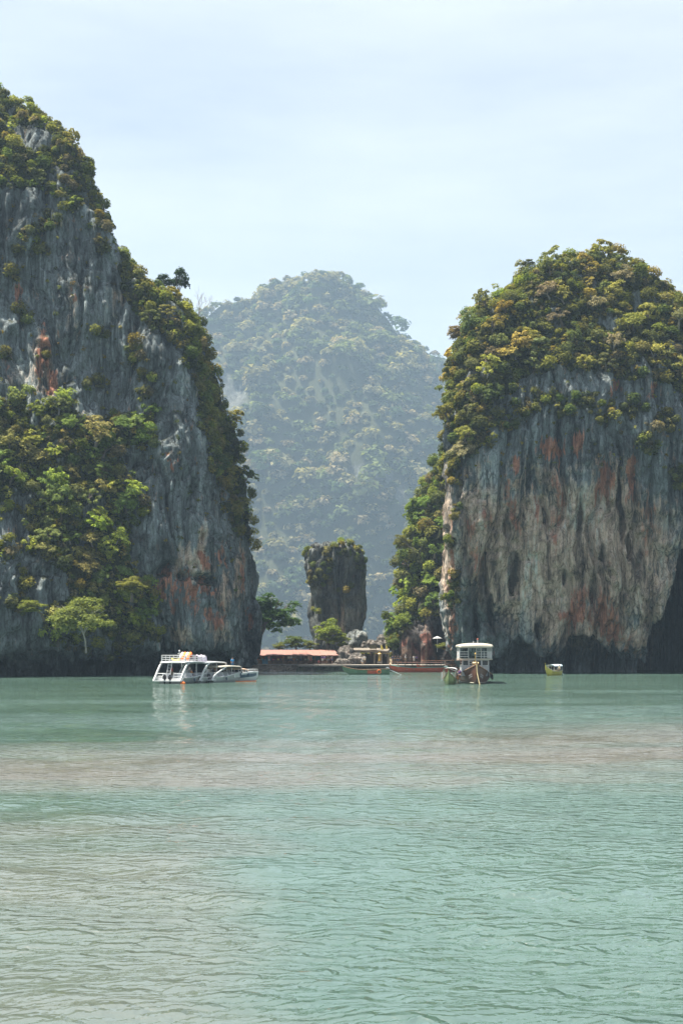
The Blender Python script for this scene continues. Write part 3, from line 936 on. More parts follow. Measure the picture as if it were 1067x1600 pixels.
PAL_SLOPE = [(0.111, 0.140, 0.029), (0.137, 0.163, 0.036), (0.081, 0.117, 0.031), (0.156, 0.169, 0.039), (0.104, 0.130, 0.047), (0.130, 0.124, 0.049), (0.065, 0.094, 0.029)]
PAL_DOME = [(0.104, 0.111, 0.034), (0.124, 0.120, 0.034), (0.072, 0.088, 0.033), (0.156, 0.130, 0.039), (0.091, 0.101, 0.044), (0.137, 0.143, 0.039), (0.058, 0.075, 0.031), (0.117, 0.104, 0.065)]
PAL_DARK = [(0.044, 0.061, 0.022), (0.064, 0.075, 0.024), (0.083, 0.086, 0.026), (0.039, 0.053, 0.024), (0.094, 0.094, 0.033)]
PAL_RIDGE = [(0.091, 0.130, 0.031), (0.065, 0.101, 0.029), (0.117, 0.146, 0.036), (0.055, 0.086, 0.029)]
PAL_FAR = [(0.040, 0.062, 0.028), (0.075, 0.095, 0.040), (0.13, 0.125, 0.065), (0.035, 0.052, 0.026), (0.15, 0.13, 0.085), (0.08, 0.10, 0.045), (0.13, 0.125, 0.075)]
PAL_FAR = [tuple(.86 * q for q in c_) for c_ in PAL_FAR]

def scatter(cl, polys, spots, dmin, nmax, seed, warp=0.7, frame=(-90, 1160), facing=-0.35, holes=None):
    """pick well separated ground points of a cliff inside its wooded areas"""
    v, n, px, py = cl['v'], cl['n'], cl['px'], cl['py']
    a, b = smear(v, warp)
    m = np.zeros(len(v), bool)
    for pl in polys:
        m |= in_poly(px + a, py + b, pl)
    if spots:
        m |= blobs(px + a * .5, py + b * .5, spots) > 0.5
    view = np.array([0, 0, CAM_Z]) - v
    view /= np.linalg.norm(view, axis=1)[:, None]
    m &= (np.sum(view * n, 1) > facing) & (px > frame[0]) & (px < frame[1]) & (v[:, 2] > 2)
    if holes is not None:
        m &= patch(v) > holes
    idx = np.nonzero(m)[0]
    rg = np.random.default_rng(seed)
    rg.shuffle(idx)
    cells = {}
    out = []
    for i in idx:
        p = v[i]
        c = tuple(np.floor(p / dmin).astype(int))
        ok = True
        for dx in (-1, 0, 1):
            for dy in (-1, 0, 1):
                for dz in (-1, 0, 1):
                    for q in cells.get((c[0] + dx, c[1] + dy, c[2] + dz), ()):
                        if (p[0] - q[0]) ** 2 + (p[1] - q[1]) ** 2 + (p[2] - q[2]) ** 2 < dmin * dmin:
                            ok = False
                            break
                    if not ok: break
                if not ok: break
            if not ok: break
        if ok:
            cells.setdefault(c, []).append(p)
            out.append((p, n[i]))
            if len(out) >= nmax:
                break
    return out

TREES = []
def plant_tree(p, n, r, colr, label, group, crown=None, trunk=None, stretch=1.0, name='tree', lift=0.55):
    o = empty(name, Vector(p), label=label, cat='tree', group=group)
    lean = Vector((n[0], n[1], 0)) * 0.6 + Vector((0, 0, 1))
    q = Vector((0, 0, 1)).rotation_difference(lean.normalized())
    o.rotation_mode = 'QUATERNION'
    o.rotation_quaternion = q
    t_ = link_mesh('trunk', trunk or random.choice(TRUNKS), parent=o)
    t_.scale = (r, r, r * lift * 1.6)
    c_ = link_mesh('crown', crown or random.choice(CROWNS), parent=o)
    c_.location = (0, 0, r * lift)
    c_.scale = (r * random.uniform(.88, 1.12), r * random.uniform(.88, 1.12), r * stretch * random.uniform(.7, 1.35))
    c_.rotation_euler = (0, 0, random.uniform(0, 6.28))
    k = random.uniform(.9, 1.75)
    c_.color = (colr[0] * k, colr[1] * k * random.uniform(.93, 1.07), colr[2] * k, 1)
    TREES.append(o)
    return o

def bush_mass(name, places, seed, label, pal, ntri=26, leaf=0.2, parent=None, flat=0.8):
    """undergrowth: thousands of loose leaves gathered in small clumps, one object"""
    rg = np.random.default_rng(seed)
    n = len(places)
    P = np.array([q[0] for q in places]); N = np.array([q[1] for q in places])
    r_ = np.array([q[2] for q in places])
    c = P + N * (r_ * .35)[:, None] + np.array([0, 0, .25]) * r_[:, None]
    d = rg.normal(size=(n, ntri, 3))
    d /= np.linalg.norm(d, axis=2, keepdims=True)
    side = np.sum(d * N[:, None, :], 2, keepdims=True)
    d = np.where(side < -0.2, d - 2 * side * N[:, None, :], d)
    p = c[:, None, :] + d * (r_[:, None, None]) * np.sqrt(rg.uniform(.2, 1, (n, ntri, 1))) * np.array([1, 1, flat])
    nn = d * 1.0 + rg.normal(size=d.shape) * .42 + np.array([0, 0, .9])
    nn /= np.linalg.norm(nn, axis=2, keepdims=True)
    a = np.cross(nn, rg.normal(size=d.shape)); a /= np.linalg.norm(a, axis=2, keepdims=True)
    e = np.cross(nn, a)
    s = leaf * rg.uniform(.6, 1.4, (n, ntri, 1)) * (0.5 + 0.5 * r_[:, None, None] / r_.mean())
    v = np.stack([p - a * s - e * s * .6, p + a * s - e * s * .6, p + e * s * 1.1], 2).reshape(-1, 3)
    f = np.arange(n * ntri * 3).reshape(-1, 3)
    pal = np.array(pal)
    pc = pal[rg.integers(0, len(pal), n)] * rg.uniform(.7, 1.3, (n, 1))
    colr = np.repeat(pc, ntri * 3, 0)
    me = np_mesh(name, v, f, colors=colr)
    return link_mesh(name, me, M_LEAF_S, parent, kind='stuff', label=label)

def grow(cl, polys, spots, dmin, rmin, rmax, seed, pal, label, group, keep, **kw):
    pts = scatter(cl, polys, spots, dmin, 900, seed, **kw)
    rg = random.Random(seed)
    res = []
    for p, n in pts:
        r = rg.uniform(rmin, rmax) * (1.25 if rg.random() < .12 else 1)
        res.append((r, p, n, rg.choice(pal), label, group))
    return res

cand = []
cand += grow(LEFT, [V_L_SLO], [], 2.5, 1.0, 2.8, 1, PAL_SLOPE, 'bright leafy tree on the wooded slope under the grey cliff face', 'trees on the wooded slope of the tall cliff', 1, warp=1.3, holes=-.32)
cand += grow(LEFT, [V_L_TOP], [], 2.5, .8, 2.1, 2, PAL_DOME, 'scrubby tree on the summit of the tall cliff', 'trees on the summit of the tall cliff', 1, warp=1.4, holes=-.10)
cand += grow(LEFT, [V_L_SHO], [], 2.6, 1.2, 2.1, 3, PAL_DARK + PAL_DOME[:3], 'olive tree on the shoulder edge of the tall cliff facing the gap', 'trees down the shoulder of the tall cliff', 1)
cand += grow(LEFT, [], SPOTS_L, 2.4, 1.0, 1.8, 4, PAL_SLOPE + PAL_DOME, 'small tree clinging to a ledge of the bare grey cliff face', 'trees clinging to the tall cliff face', 1)
cand += grow(RIGHT, [V_R_DOME], [], 2.5, .8, 2.7, 5, PAL_DOME, 'olive tree in the wood crowning the domed cliff', 'trees crowning the domed cliff', 1, warp=2.0, holes=-.30)
cand += grow(RIGHT, [], SPOTS_R, 2.2, 0.9, 1.5, 6, PAL_DOME + PAL_DARK, 'small tree rooted in the streaked wall of the domed cliff', 'trees rooted in the domed cliff wall', 1)
cand += grow(RIDGE, [V_F], [], 2.9, 1.6, 2.6, 8, PAL_RIDGE, 'green tree on the wooded ridge beside the domed cliff', 'trees on the wooded ridge', 1)
cand += grow(STACK, [], [(500, 903, 18, 8), (512, 912, 10, 6), (510, 868, 7, 8), (487, 912, 8, 6), (540, 858, 30, 9), (560, 880, 9, 20), (512, 890, 12, 12), (490, 884, 8, 8), (530, 925, 8, 6), (484, 866, 6, 8), (545, 918, 5, 4), (498, 955, 8, 4)], 1.5, 0.8, 1.25, 9, [(0.10, 0.115, 0.03), (0.085, 0.10, 0.035), (0.12, 0.12, 0.04)], 'small tree rooted on the lone rock pillar', 'trees rooted on the lone rock pillar', 1)
def shown(c):
    px, py = proj(np.array([c[1]]))
    return -20 < px[0] < 1087 and py[0] < 1060
cand = [c for c in cand if shown(c)]
cand.sort(key=lambda c: -c[0] / c[1][1])
SINGLE = 285
def colour_word(c):
    if c[0] > c[1] * 1.02: return 'brownish' if c[0] < .15 else 'golden brown'
    if c[0] > c[1] * .93: return 'dull olive' if c[1] < .115 else 'yellow olive'
    if c[1] > .145: return 'bright yellow green'
    if c[1] > .11: return 'fresh green'
    return 'dark green'
def tree_label(r, p, c, gp):
    px, py = [float(q[0]) for q in proj(np.array([p]))]
    size = 'small' if r < 1.35 else ('large' if r > 2.15 else 'middling')
    if 'crowning the domed' in gp:
        z_ = 'on the skyline of the domed cliff' if py < 372 + abs(px - 935) * .42 + 45 else ('on the brow of the domed cliff over the gap' if px < 770 else ('along the ragged lower edge of the domed cliff' if py > 545 else ('in the middle of the domed cliff wood' if px < 930 else 'in the domed cliff wood toward the sea cave')))
    elif 'wooded slope' in gp:
        z_ = 'on the top edge of the slope under the bare face' if py < 690 else ('low on the slope just above the water' if py > 920 else ('on the slope beside the bare rock wall' if px > 150 else ('midway up the leafy slope under the tall cliff' if py < 810 else 'low on the leafy slope under the tall cliff')))
    elif 'shoulder' in gp:
        z_ = 'on the top of the tall cliff shoulder' if py < 540 else ('halfway down the tall cliff edge facing the gap' if py < 700 else 'low on the tall cliff edge facing the gap')
    elif 'summit' in gp:
        z_ = 'on the summit skyline of the tall cliff' if py < 210 else 'just below the summit of the tall cliff'
    elif 'ridge' in gp:
        z_ = 'high on the wooded ridge' if py < 800 else ('on the belly of the wooded ridge' if py < 920 else 'at the foot of the wooded ridge above the red rocks')
    elif 'pillar' in gp:
        z_ = 'on the crest of the lone rock pillar' if py < 885 else 'on a ledge of the lone rock pillar'
    elif 'tall cliff face' in gp:
        z_ = 'clinging high on the bare face of the tall cliff' if py < 480 else 'clinging to a lower ledge of the tall cliff face'
    else:
        z_ = 'rooted in the streaked wall of the domed cliff'
    return size + ' ' + colour_word(c) + ' tree ' + z_.replace('clinging to a lower ledge of', 'on a lower ledge of')
for r, p, n, c, lb, gp in cand[:SINGLE]:
    plant_tree(p, n, r, c, tree_label(r, p, c, gp), gp)
rest = [(p + np.array([0, 0, r * .2]), n, r * 0.9) for r, p, n, c, lb, gp in cand[SINGLE:]]
if rest:
    bush_mass('undergrowth', rest, 40, 'smaller bushes between the trees on both cliffs', PAL_DOME + PAL_SLOPE, ntri=330, leaf=.17)

def under(cl, polys, spots, dmin, rmin, rmax, nmax, seed, label, pal, **kw):
    rg = random.Random(seed)
    pl = [(p, n, rg.uniform(rmin, rmax)) for p, n in scatter(cl, polys, spots, dmin, nmax, seed, **kw)]
    return bush_mass('undergrowth', pl, seed, label, pal, ntri=44, leaf=.20)
under(LEFT, [V_L_TOP, V_L_SHO, V_L_SLO], SPOTS_L, 1.0, .5, 1.1, 3200, 51, 'scrub covering the ledges of the tall cliff', PAL_SLOPE + PAL_DARK + PAL_DOME, warp=1.6, holes=-.2)
under(RIGHT, [V_R_DOME], SPOTS_R, 1.0, .5, 1.1, 2600, 52, 'scrub covering the crown of the domed cliff', PAL_DOME + PAL_DARK, warp=2.2, holes=-.2)
under(RIDGE, [V_F], [], 1.0, .6, 1.2, 900, 53, 'scrub and creepers covering the wooded ridge', PAL_RIDGE + PAL_DARK)
# tufts and dry plants scattered over the bare faces
def tufts(cl, area, n, seed, label):
    rg = random.Random(seed)
    pl = [(p, q, rg.uniform(.25, .6)) for p, q in scatter(cl, [area], [], 2.0, n, seed, warp=0)]
    return bush_mass('undergrowth', pl, seed, label, PAL_DOME + [(0.16, 0.12, 0.06), (0.14, 0.13, 0.05)], ntri=16, leaf=.17)
tufts(LEFT, [(-60, 300), (170, 330), (200, 500), (300, 600), (380, 850), (380, 930), (250, 880), (-60, 960)], 260, 54, 'dry tufts in the cracks of the tall cliff face')
tufts(RIGHT, [(700, 590), (1100, 590), (1100, 760), (900, 720), (720, 760)], 220, 55, 'dry tufts in the cracks of the domed cliff wall')
# jungle on the far mountain: one far-off wood
rg_ = random.Random(61)
pts = scatter(MOUNT, [[(210, 400), (720, 400), (720, 1060), (210, 1060)]], [], 12.5, 3200, 60, warp=0, frame=(215, 725), facing=-0.3)
barev = {tuple(np.round(q, 3)): b_ for q, b_ in zip(MOUNT['v'], MOUNT['bare'])}
pl = [(p + np.array([0, 0, -1.5]), n * .5 + np.array([0, 0, .5]), rg_.uniform(4.5, 10.5) * (1.7 if rg_.random() < .14 else 1) * float(np.clip(1.05 + patch(np.array([p]) / 26.0)[0] * .9, .6, 1.5))) for p, n in pts if patch(np.array([p]) / 16.0)[0] > -.58 and barev.get(tuple(np.round(p, 3)), 0) < 0.45 or rg_.random() < .03]
bush_mass('jungle', pl, 62, 'hazy jungle trees covering the far mountain', PAL_FAR, ntri=90, leaf=2.3, flat=.8)

# ------------------------------------------------------------------ shore between the cliffs
M_SAND = plain('sand', (0.24, 0.195, 0.14), 0.95, 0.1, 0.2, 0.6)
M_CONC = plain('concrete', (0.24, 0.215, 0.19), 0.9, 0.15, 0.25, 0.8)
M_STONE = plain('wall_stone', (0.20, 0.17, 0.14), 0.95, 0.1, 0.45, 0.7)
M_STONE_M = plain('mossy_stone', (0.16, 0.16, 0.12), 0.95, 0.1, 0.5, 0.9)
M_SALMON = plain('salmon_roof', (0.26, 0.135, 0.112), 0.7, 0.25, 0.12, 0.5)
M_WOOD = plain('weathered_wood', (0.22, 0.14, 0.09), 0.85, 0.15, 0.35, 1.5)
M_WOOD_D = plain('dark_wood', (0.08, 0.055, 0.04), 0.8, 0.2, 0.3, 2.0)
M_WHITE = plain('white_gelcoat', (0.50, 0.51, 0.52), 0.3, 0.5, 0.05, 1.2)
M_CREAM = plain('cream_paint', (0.42, 0.385, 0.32), 0.5, 0.4, 0.08, 1.0)
M_GREYW = plain('grey_white', (0.44, 0.45, 0.47), 0.5, 0.4, 0.08, 1.0)  # pale grey paint shared by cabin, decks, awning and boxes
M_GLASS = plain('dark_glass', (0.02, 0.028, 0.032), 0.08, 0.6, 0.1, 1.0)
M_BLACK = plain('black_rubber', (0.018, 0.018, 0.02), 0.6, 0.3, 0.2, 3.0)
M_STEEL = plain('stainless_rail', (0.66, 0.67, 0.68), 0.3, 0.5, 0.05, 3.0, 0.3)
M_ORANGE = plain('orange_cloth', (0.80, 0.20, 0.05), 0.7, 0.2, 0.15, 2.0)
M_PINK = plain('pink_cloth', (0.80, 0.22, 0.30), 0.8, 0.1, 0.15, 2.0)
M_YELLOW = plain('yellow_plastic', (0.78, 0.62, 0.10), 0.5, 0.4, 0.1, 2.0)
M_GOLD = plain('gold_paint', (0.40, 0.26, 0.06), 0.4, 0.5, 0.2, 3.0)
M_BROWN = plain('brown_hull', (0.105, 0.048, 0.032), 0.45, 0.4, 0.25, 0.8)
M_GREENH = plain('green_hull', (0.075, 0.14, 0.08), 0.5, 0.35, 0.3, 0.8)
M_OLIVE = plain('olive_hull', (0.17, 0.22, 0.09), 0.5, 0.35, 0.25, 0.8)
M_REDH = plain('red_hull', (0.42, 0.075, 0.035), 0.5, 0.35, 0.2, 0.8)
M_YELH = plain('yellow_hull', (0.42, 0.36, 0.05), 0.45, 0.4, 0.2, 0.8)
M_TEAL = plain('teal_paint', (0.10, 0.38, 0.34), 0.5, 0.3, 0.2, 1.0)
M_BLUEC = plain('pale_blue_canvas', (0.55, 0.68, 0.78), 0.7, 0.2, 0.1, 0.8)
M_BLUET = plain('blue_tarp', (0.05, 0.16, 0.24), 0.6, 0.3, 0.2, 1.0)
M_LILAC = plain('lilac_canvas', (0.66, 0.56, 0.68), 0.8, 0.2, 0.1, 0.8)
M_NAVY = plain('navy_stripe', (0.03, 0.06, 0.10), 0.35, 0.5, 0.1, 1.0)
M_ROPE = plain('straw_rope', (0.62, 0.50, 0.28), 0.9, 0.1, 0.15, 4.0)
M_THATCH = plain('grey_thatch', (0.19, 0.165, 0.14), 0.95, 0.1, 0.3, 1.5)

def beach():
    xs = np.linspace(-30, 36, 90); ys = np.linspace(268, 302, 60)
    XX, YY = np.meshgrid(xs, ys)
    p = np.stack([XX.ravel(), YY.ravel(), 0 * XX.ravel()], 1)
    n1 = noise(p / 5.0).reshape(XX.shape) * .35 + noise(p / 1.6).reshape(XX.shape) * .1
    inner = sstep(272.6, 273.6, YY)
    z = -1 + inner * 2.35 + 1.9 * sstep(281, 288, YY) - 5 * sstep(295, 301, YY) + n1 * sstep(274, 284, YY)
    cove = (1 - sstep(-16.5, -14.0, XX)) * sstep(-25, -20, XX)                          # little sand cove at the wall's left foot
    z = np.maximum(z, cove * (np.minimum(0.6, 0.55 - (273.4 - YY) * 0.32) + n1))
    return link_mesh('beach', np_mesh('beach', np.stack([XX.ravel(), YY.ravel(), z.ravel()], 1), grid_faces(60, 90, False), True), M_SAND, kind='structure')
beach()

def stone_wall(name, px0, px1, ytop, Y, thick, mat, label, seed, nb=0):
    """sea wall with an uneven face and a capping course"""
    x0, x1 = X_(px0, Y), X_(px1, Y)
    zt = Z_(ytop, Y)
    nx, nz = max(8, int((x1 - x0) / 0.35)), 9
    mb_ = MB()
    rs_ = np.random.default_rng(seed)
    g = []
    for i in range(nx + 1):
        x = x0 + (x1 - x0) * i / nx
        prof = [(Y - 0.10 - 0.5 * (1 - k / nz) ** 2 + rs_.normal() * 0.09, -1.0 + (zt + 1.0) * k / nz) for k in range(nz + 1)]
        prof.append((Y + thick, zt))
        prof.append((Y + thick, -1.0))
        g.append([(x + rs_.normal() * 0.04, q[0], q[1] + rs_.normal() * 0.03) for q in prof])
    mb_.loft(g, caps=False)
    o = mb_.build(name, mat, label=label, cat='sea wall')
    cp = MB()
    n = max(3, int((x1 - x0) / 1.3))
    for k in range(n):
        cp = MB()
        a, b = x0 + (x1 - x0) * k / n + .02, x0 + (x1 - x0) * (k + 1) / n - .02
        cp.box(((a + b) / 2, Y + thick / 2 - 0.12, zt + .09 + rs_.uniform(-.02, .03)), (b - a, thick + .3, .2), (rs_.normal() * .01, rs_.normal() * .012, rs_.normal() * .01))
        cp.build('cap_stone', M_CONC, o)
    return o
stone_wall('sea_wall', 376, 466, 1039, 272.0, 1.6, M_STONE, 'dark brown sea wall under the salmon roofed stalls', 1)
stone_wall('sea_wall', 488, 549, 1039, 271.4, 2.0, M_STONE_M, 'mossy green grey sea wall beside the white boulder', 2)
stone_wall('sea_wall', 549, 716, 1041, 273.0, 1.6, M_STONE, 'low dark wall behind the moored long-tail boats', 3)

def rock(name, c, size, seed, mat, label=None, cat=None, sub=4, rough=0.32, parent=None, kind=None, group=None):
    bm = bmesh.new()
    bmesh.ops.create_icosphere(bm, subdivisions=sub, radius=1)
    v = np.array([q.co[:] for q in bm.verts])
    d = 1 + rough * (noise(v * 1.3 + seed) * 1.3 + .55 * np.abs(noise(v * 2.9 + seed)) * 1.6 + .45 * noise(v * 6.0 + seed) - .9 * np.maximum(0, 1 - np.abs(noise(v * 2.6 + seed + 9)) * 9) * .35 + .3 * noise(v * 13 + seed))
    v = v * d[:, None]
    v = v / np.maximum(1, (np.abs(v) ** 4).sum(1) ** .25 * .9)[:, None] * np.array(size)
    for q, w_ in zip(bm.verts, v):
        q.co = w_
    me = bpy.data.meshes.new(name)
    bm.to_mesh(me); bm.free()
    me.polygons.foreach_set('use_smooth', [sub > 3] * len(me.polygons))
    o = link_mesh(name, me, mat, parent, label=label, cat=cat, kind=kind, group=group)
    o.location = c
    return o
def rock_px(px0, px1, py0, py1, Y, seed, mat, label, sub=4, depth=1.0, name='boulder', rough=.32, group=None):
    w_ = (px1 - px0) / FPX * Y / 2; h_ = (py1 - py0) / FPX * Y / 2
    return rock(name, P_((px0 + px1) / 2, (py0 + py1) / 2, Y), (w_, w_ * depth, h_), seed, mat, label, 'boulder', sub, rough, group=group)
rock_px(526, 556, 1010, 1040, 276, 3, M_BOULDER, 'tall pale boulder at the end of the salmon roof')
rock_px(540, 570, 1021, 1042, 275, 9, M_BOULDER, 'low pale boulder sloping down to the jetty')
rock_px(522, 548, 1028, 1042, 274.2, 14, M_BOULDER, 'small pale boulder in front of the tall pale boulder')
rock_px(540, 576, 985, 1022, 290, 21, M_STACK, 'brown craggy rock behind the bright green bush')
rock_px(560, 590, 1000, 1022, 289, 25, M_BOULDER, 'flat pale rock at the foot of the lone pillar')
rock_px(586, 618, 992, 1016, 291, 27, M_BOULDER, 'grey crag behind the yellow pennants')
rock_px(412, 434, 1046, 1056, 271.2, 31, M_BOULDER, 'flat pale rock on the sand at the wall foot', 3)
for k, (a, b, c_, d_, lb) in enumerate([(464, 476, 1040, 1054, 'reddish rubble stone at the break in the sea wall, lowest and widest'), (472, 484, 1037, 1048, 'reddish rubble stone wedged high in the break of the sea wall'), (480, 492, 1043, 1055, 'reddish rubble stone beside the mossy wall end')]):
    rock_px(a, b, c_, d_, 271.6, 40 + k, M_STONE if k else M_STONE_M, lb, 3)
rock_px(694, 709, 1018, 1036, 268, 51, M_ROCK_OUT, 'rounded brown rock beside the wooden steps', 3)
rock_px(612, 626, 1020, 1042, 277, 53, M_ROCK_OUT, 'dark rock at the foot of the rust red crag', 3)

# concrete jetty along the wall
mb = MB()
zt = Z_(1039, 270)
mb.slab([(X_(466, 270), 269.8, zt), (X_(704, 270), 269.8, zt), (X_(704, 270), 273.4, zt + .1), (X_(466, 270), 273.4, zt + .1)], 0.32)
jet = mb.build('jetty', M_CONC, label='pale concrete jetty slab along the shore behind the long-tail boats', cat='jetty')
# market stalls under one long roof
st = empty('market_stall', (X_(458, 276), 276, 1.35), label='long open market stall under a salmon pink roof on the sea wall', cat='market stall')
zo = 1.35
def rel(px, py, Y):
    p = P_(px, py, Y); return Vector((p.x - st.location.x, p.y - st.location.y, p.z - zo))
mb = MB()
a, b_, c_, d_ = rel(387, 1024, 274.4), rel(529, 1024, 274.4), rel(523, 1015.5, 280), rel(391, 1015.5, 280)
NP = 26
for k in range(NP):
    mb = MB()
    p0, p1 = a.lerp(b_, k / NP), a.lerp(b_, (k + .985) / NP)
    q0, q1 = d_.lerp(c_, k / NP), d_.lerp(c_, (k + .985) / NP)
    dz = Vector((0, 0, 0.025 * (k % 2) + random.uniform(-.012, .012)))
    mb.slab([p0 + dz, p1 + dz, q1 + dz, q0 + dz], .05)
    mb.build('roof_panel', M_SALMON, st)
mb = MB()
mb.slab([d_, c_, c_ + Vector((0, 4, -1.0)), d_ + Vector((0, 4, -1.0))], .06)
mb.build('rear_roof', M_SALMON, st)
for k in range(9):
    x = a.x + .4 + (b_.x - a.x - .8) * k / 8
    mb = MB(); mb.tube([(x, -1.2, 0), (x, -1.2, a.z - .02)], .07, 6); mb.build('post', M_WOOD, st)
mb = MB(); mb.box(((a.x + b_.x) / 2, 3.3, 1.1), (b_.x - a.x - .6, .12, 2.2)); mb.build('back_wall', M_WOOD, st)
for k in range(7):
    x = a.x + 1.6 + k * 2.6
    mb = MB(); mb.box((x, 3.1, 1.35), (1.7, .06, .9)); mb.build('display_board', (M_WOOD_D, M_BLUET, M_REDH, M_CREAM)[k % 4], st)
goods_n = ['orange', 'cream', 'teal', 'pink', 'brown', 'yellow', 'navy blue', 'grey']
goods_m = [M_ORANGE, M_CREAM, M_TEAL, M_PINK, M_WOOD, M_YELLOW, M_NAVY, M_GREYW]
tl = ['left end of the stall, nearest the cliff', 'second table from the cliff end of the stall', 'middle of the stall', 'fourth table from the cliff end of the stall', 'end of the stall nearest the pale boulders']
for k in range(5):
    tb = empty('display_table', (X_(408 + k * 25, 277), 277.2, 1.5), label='wooden souvenir table under the salmon roof, ' + tl[k], cat='table', group='souvenir tables')
    mb = MB(); mb.box((0, 0, .82), (2.2, .9, .06)); mb.build('table_top', M_WOOD, tb)
    for sx in (-1, 1):
        for sy in (-.38, .38):
            mb = MB(); mb.box((sx, sy, .4), (.07, .07, .79)); mb.build('leg', M_WOOD_D, tb)
    for j in range(4):
        mb = MB()
        w_ = random.uniform(.3, .46); h_ = random.uniform(.15, .38)
        mb.box((0, 0, h_ / 2), (w_, .45, h_)); mb.box((0, 0, h_ + .02), (w_ * .86, .4, .05))
        g = mb.build('goods_box', goods_m[(k * 3 + j) % 8], None, label=goods_n[(k * 3 + j) % 8] + ' souvenir box on the ' + ['stall table nearest the cliff', 'second stall table from the cliff', 'middle stall table', 'second stall table from the boulders', 'stall table nearest the boulders'][k], cat='box', group='souvenir boxes')
        g.location = (tb.location.x - .8 + j * .53, 277.2, 1.5 + .852)
# blue tarpaulin covered crates at the cliff end
mb = MB()
for sx, h_ in ((0, 1.0), (.62, .8)):
    mb.box((sx, 0, h_ / 2), (.6, .7, h_)); mb.box((sx, 0, h_ + .03), (.66, .76, .08))
o = mb.build('covered_crate', M_BLUET, label='blue tarpaulin covered crates under the cliff end of the roof', cat='crate'); o.location = (X_(412, 275.5), 275.5, 1.5)

# low shelter with a grey rock-like roof, dark inside
sh = empty('shelter', (X_(580, 279), 279, 1.4), label='low shelter with a lumpy grey roof and dark openings behind the jetty', cat='shelter')
mb = MB()
prof = []
for i in range(15):
    t = i / 14
    x = -3.9 + 7.8 * t
    zt_ = Z_(1013.5 + 2.5 * math.sin(t * 9) * (t - .3), 279) - 1.4
    prof.append([(x, -1.6, zt_ - .85 + .12 * math.sin(i * 2.1)), (x, -1.7, zt_ - .35), (x, -1.2, zt_ - .05), (x, .6, zt_ + .12), (x, 2.6, zt_ - .1), (x, 2.6, zt_ - .8)])
mb.loft(prof, closed=True, caps=True)
mb.build('roof', M_THATCH, sh)
for k, x in enumerate((-3.6, -1.7, .6, 2.2, 3.6)):
    mb = MB(); mb.tube([(x, -1.2, -.2), (x + .05, -1.2, 2.3)], (.22, .16, .2, .14, .24)[k], 7); mb.build('pillar', M_STONE, sh)
mb = MB(); mb.box((0, 2.3, 1.1), (7.6, .2, 2.4)); mb.build('rear_wall', M_WOOD_D, sh)

# board, pennants, gold figure, lamp, parasol, steps
bd = empty('notice_board', (X_(583, 276.5), 276.5, 3.9), label='dark olive notice board on two posts above the grey shelter', cat='sign')
mb = MB(); mb.box((0, 0, 1.35), (1.5, .08, .85)); mb.build('board', plain('olive_board', (0.12, 0.10, 0.05)), bd)
for sx in (-.6, .6):
    mb = MB(); mb.tube([(sx, .08, -.6), (sx, .08, 1.7)], .05, 6); mb.build('post', M_WOOD, bd)
for k, (px, lb) in enumerate([(594.5, 'yellow pennant on a thin pole right beside the notice board'), (602.5, 'yellow pennant on a thin pole standing apart from the notice board')]):
    f = empty('pennant', (X_(px, 277.5), 277.5, 3.5), label=lb, cat='flag', group='yellow pennants')
    mb = MB(); mb.tube([(0, 0, -.4), (0, 0, 2.35)], .03, 6); mb.build('pole', M_STEEL, f)
    mb = MB()
    mb.loft([[(.03, 0, 2.3), (.03, .03, 1.3)], [(.3, -.12, 1.95), (.26, -.08, 1.15)], [(.62 - .3 * k, -.05, 1.35), (.55 - .3 * k, .0, 1.05)]])
    mb.build('cloth', M_YELLOW, f)
gf = empty('shrine', (X_(593, 274.6), 274.6, 1.72), label='narrow gold shrine with a tiered top on a pale plinth by the jetty', cat='shrine')
mb = MB(); mb.box((0, 0, .15), (1.0, .7, .3)); mb.box((0, 0, .36), (.8, .55, .12)); mb.build('plinth', M_CONC, gf)
mb = MB()
for sx in (-.24, .24):
    mb.tube([(sx, 0, .42), (sx, 0, 2.0)], .05, 6)
mb.box((0, .1, 1.2), (.46, .06, 1.5)); mb.build('frame', M_GOLD, gf)
mb = MB(); mb.tube([(0, -.05, .5), (0, -.05, .9), (0, -.05, 1.2), (0, -.05, 1.45), (0, -.05, 1.62)], [.2, .13, .17, .09, .05], 8); mb.build('figure', M_GOLD, gf)
mb = MB(); mb.tube([(0, 0, 2.0), (0, 0, 2.12), (0, 0, 2.13), (0, 0, 2.3), (0, 0, 2.31), (0, 0, 2.65)], [.45, .32, .22, .18, .1, .02], 8); mb.build('tiered_top', M_GOLD, gf)
lp = empty('street_lamp', (X_(448.5, 284), 284, 2.0), label='black lamp post rising above the salmon roof', cat='street lamp')
mb = MB(); mb.tube([(0, 0, -.6), (0, 0, .4), (0, 0, .5), (0, 0, 4.4)], [.12, .12, .06, .05], 8); mb.build('post', M_BLACK, lp)
mb = MB(); mb.tube([(0, 0, 4.4), (0, 0, 4.5), (0, 0, 4.95), (0, 0, 5.0)], [.08, .17, .22, .1], 8); mb.build('lantern', M_GLASS, lp)
mb = MB(); mb.tube([(0, 0, 5.0), (0, 0, 5.08), (0, 0, 5.3)], [.3, .26, .03], 8); mb.build('lantern_cap', M_CREAM, lp)
um = empty('parasol', (X_(683, 271.5), 271.5, 4.9), label='white parasol in the dark cleft above the rust red rocks', cat='parasol')
mb = MB(); mb.tube([(0, 0, -.8), (0, 0, 2.6)], .04, 6); mb.build('pole', M_STEEL, um)
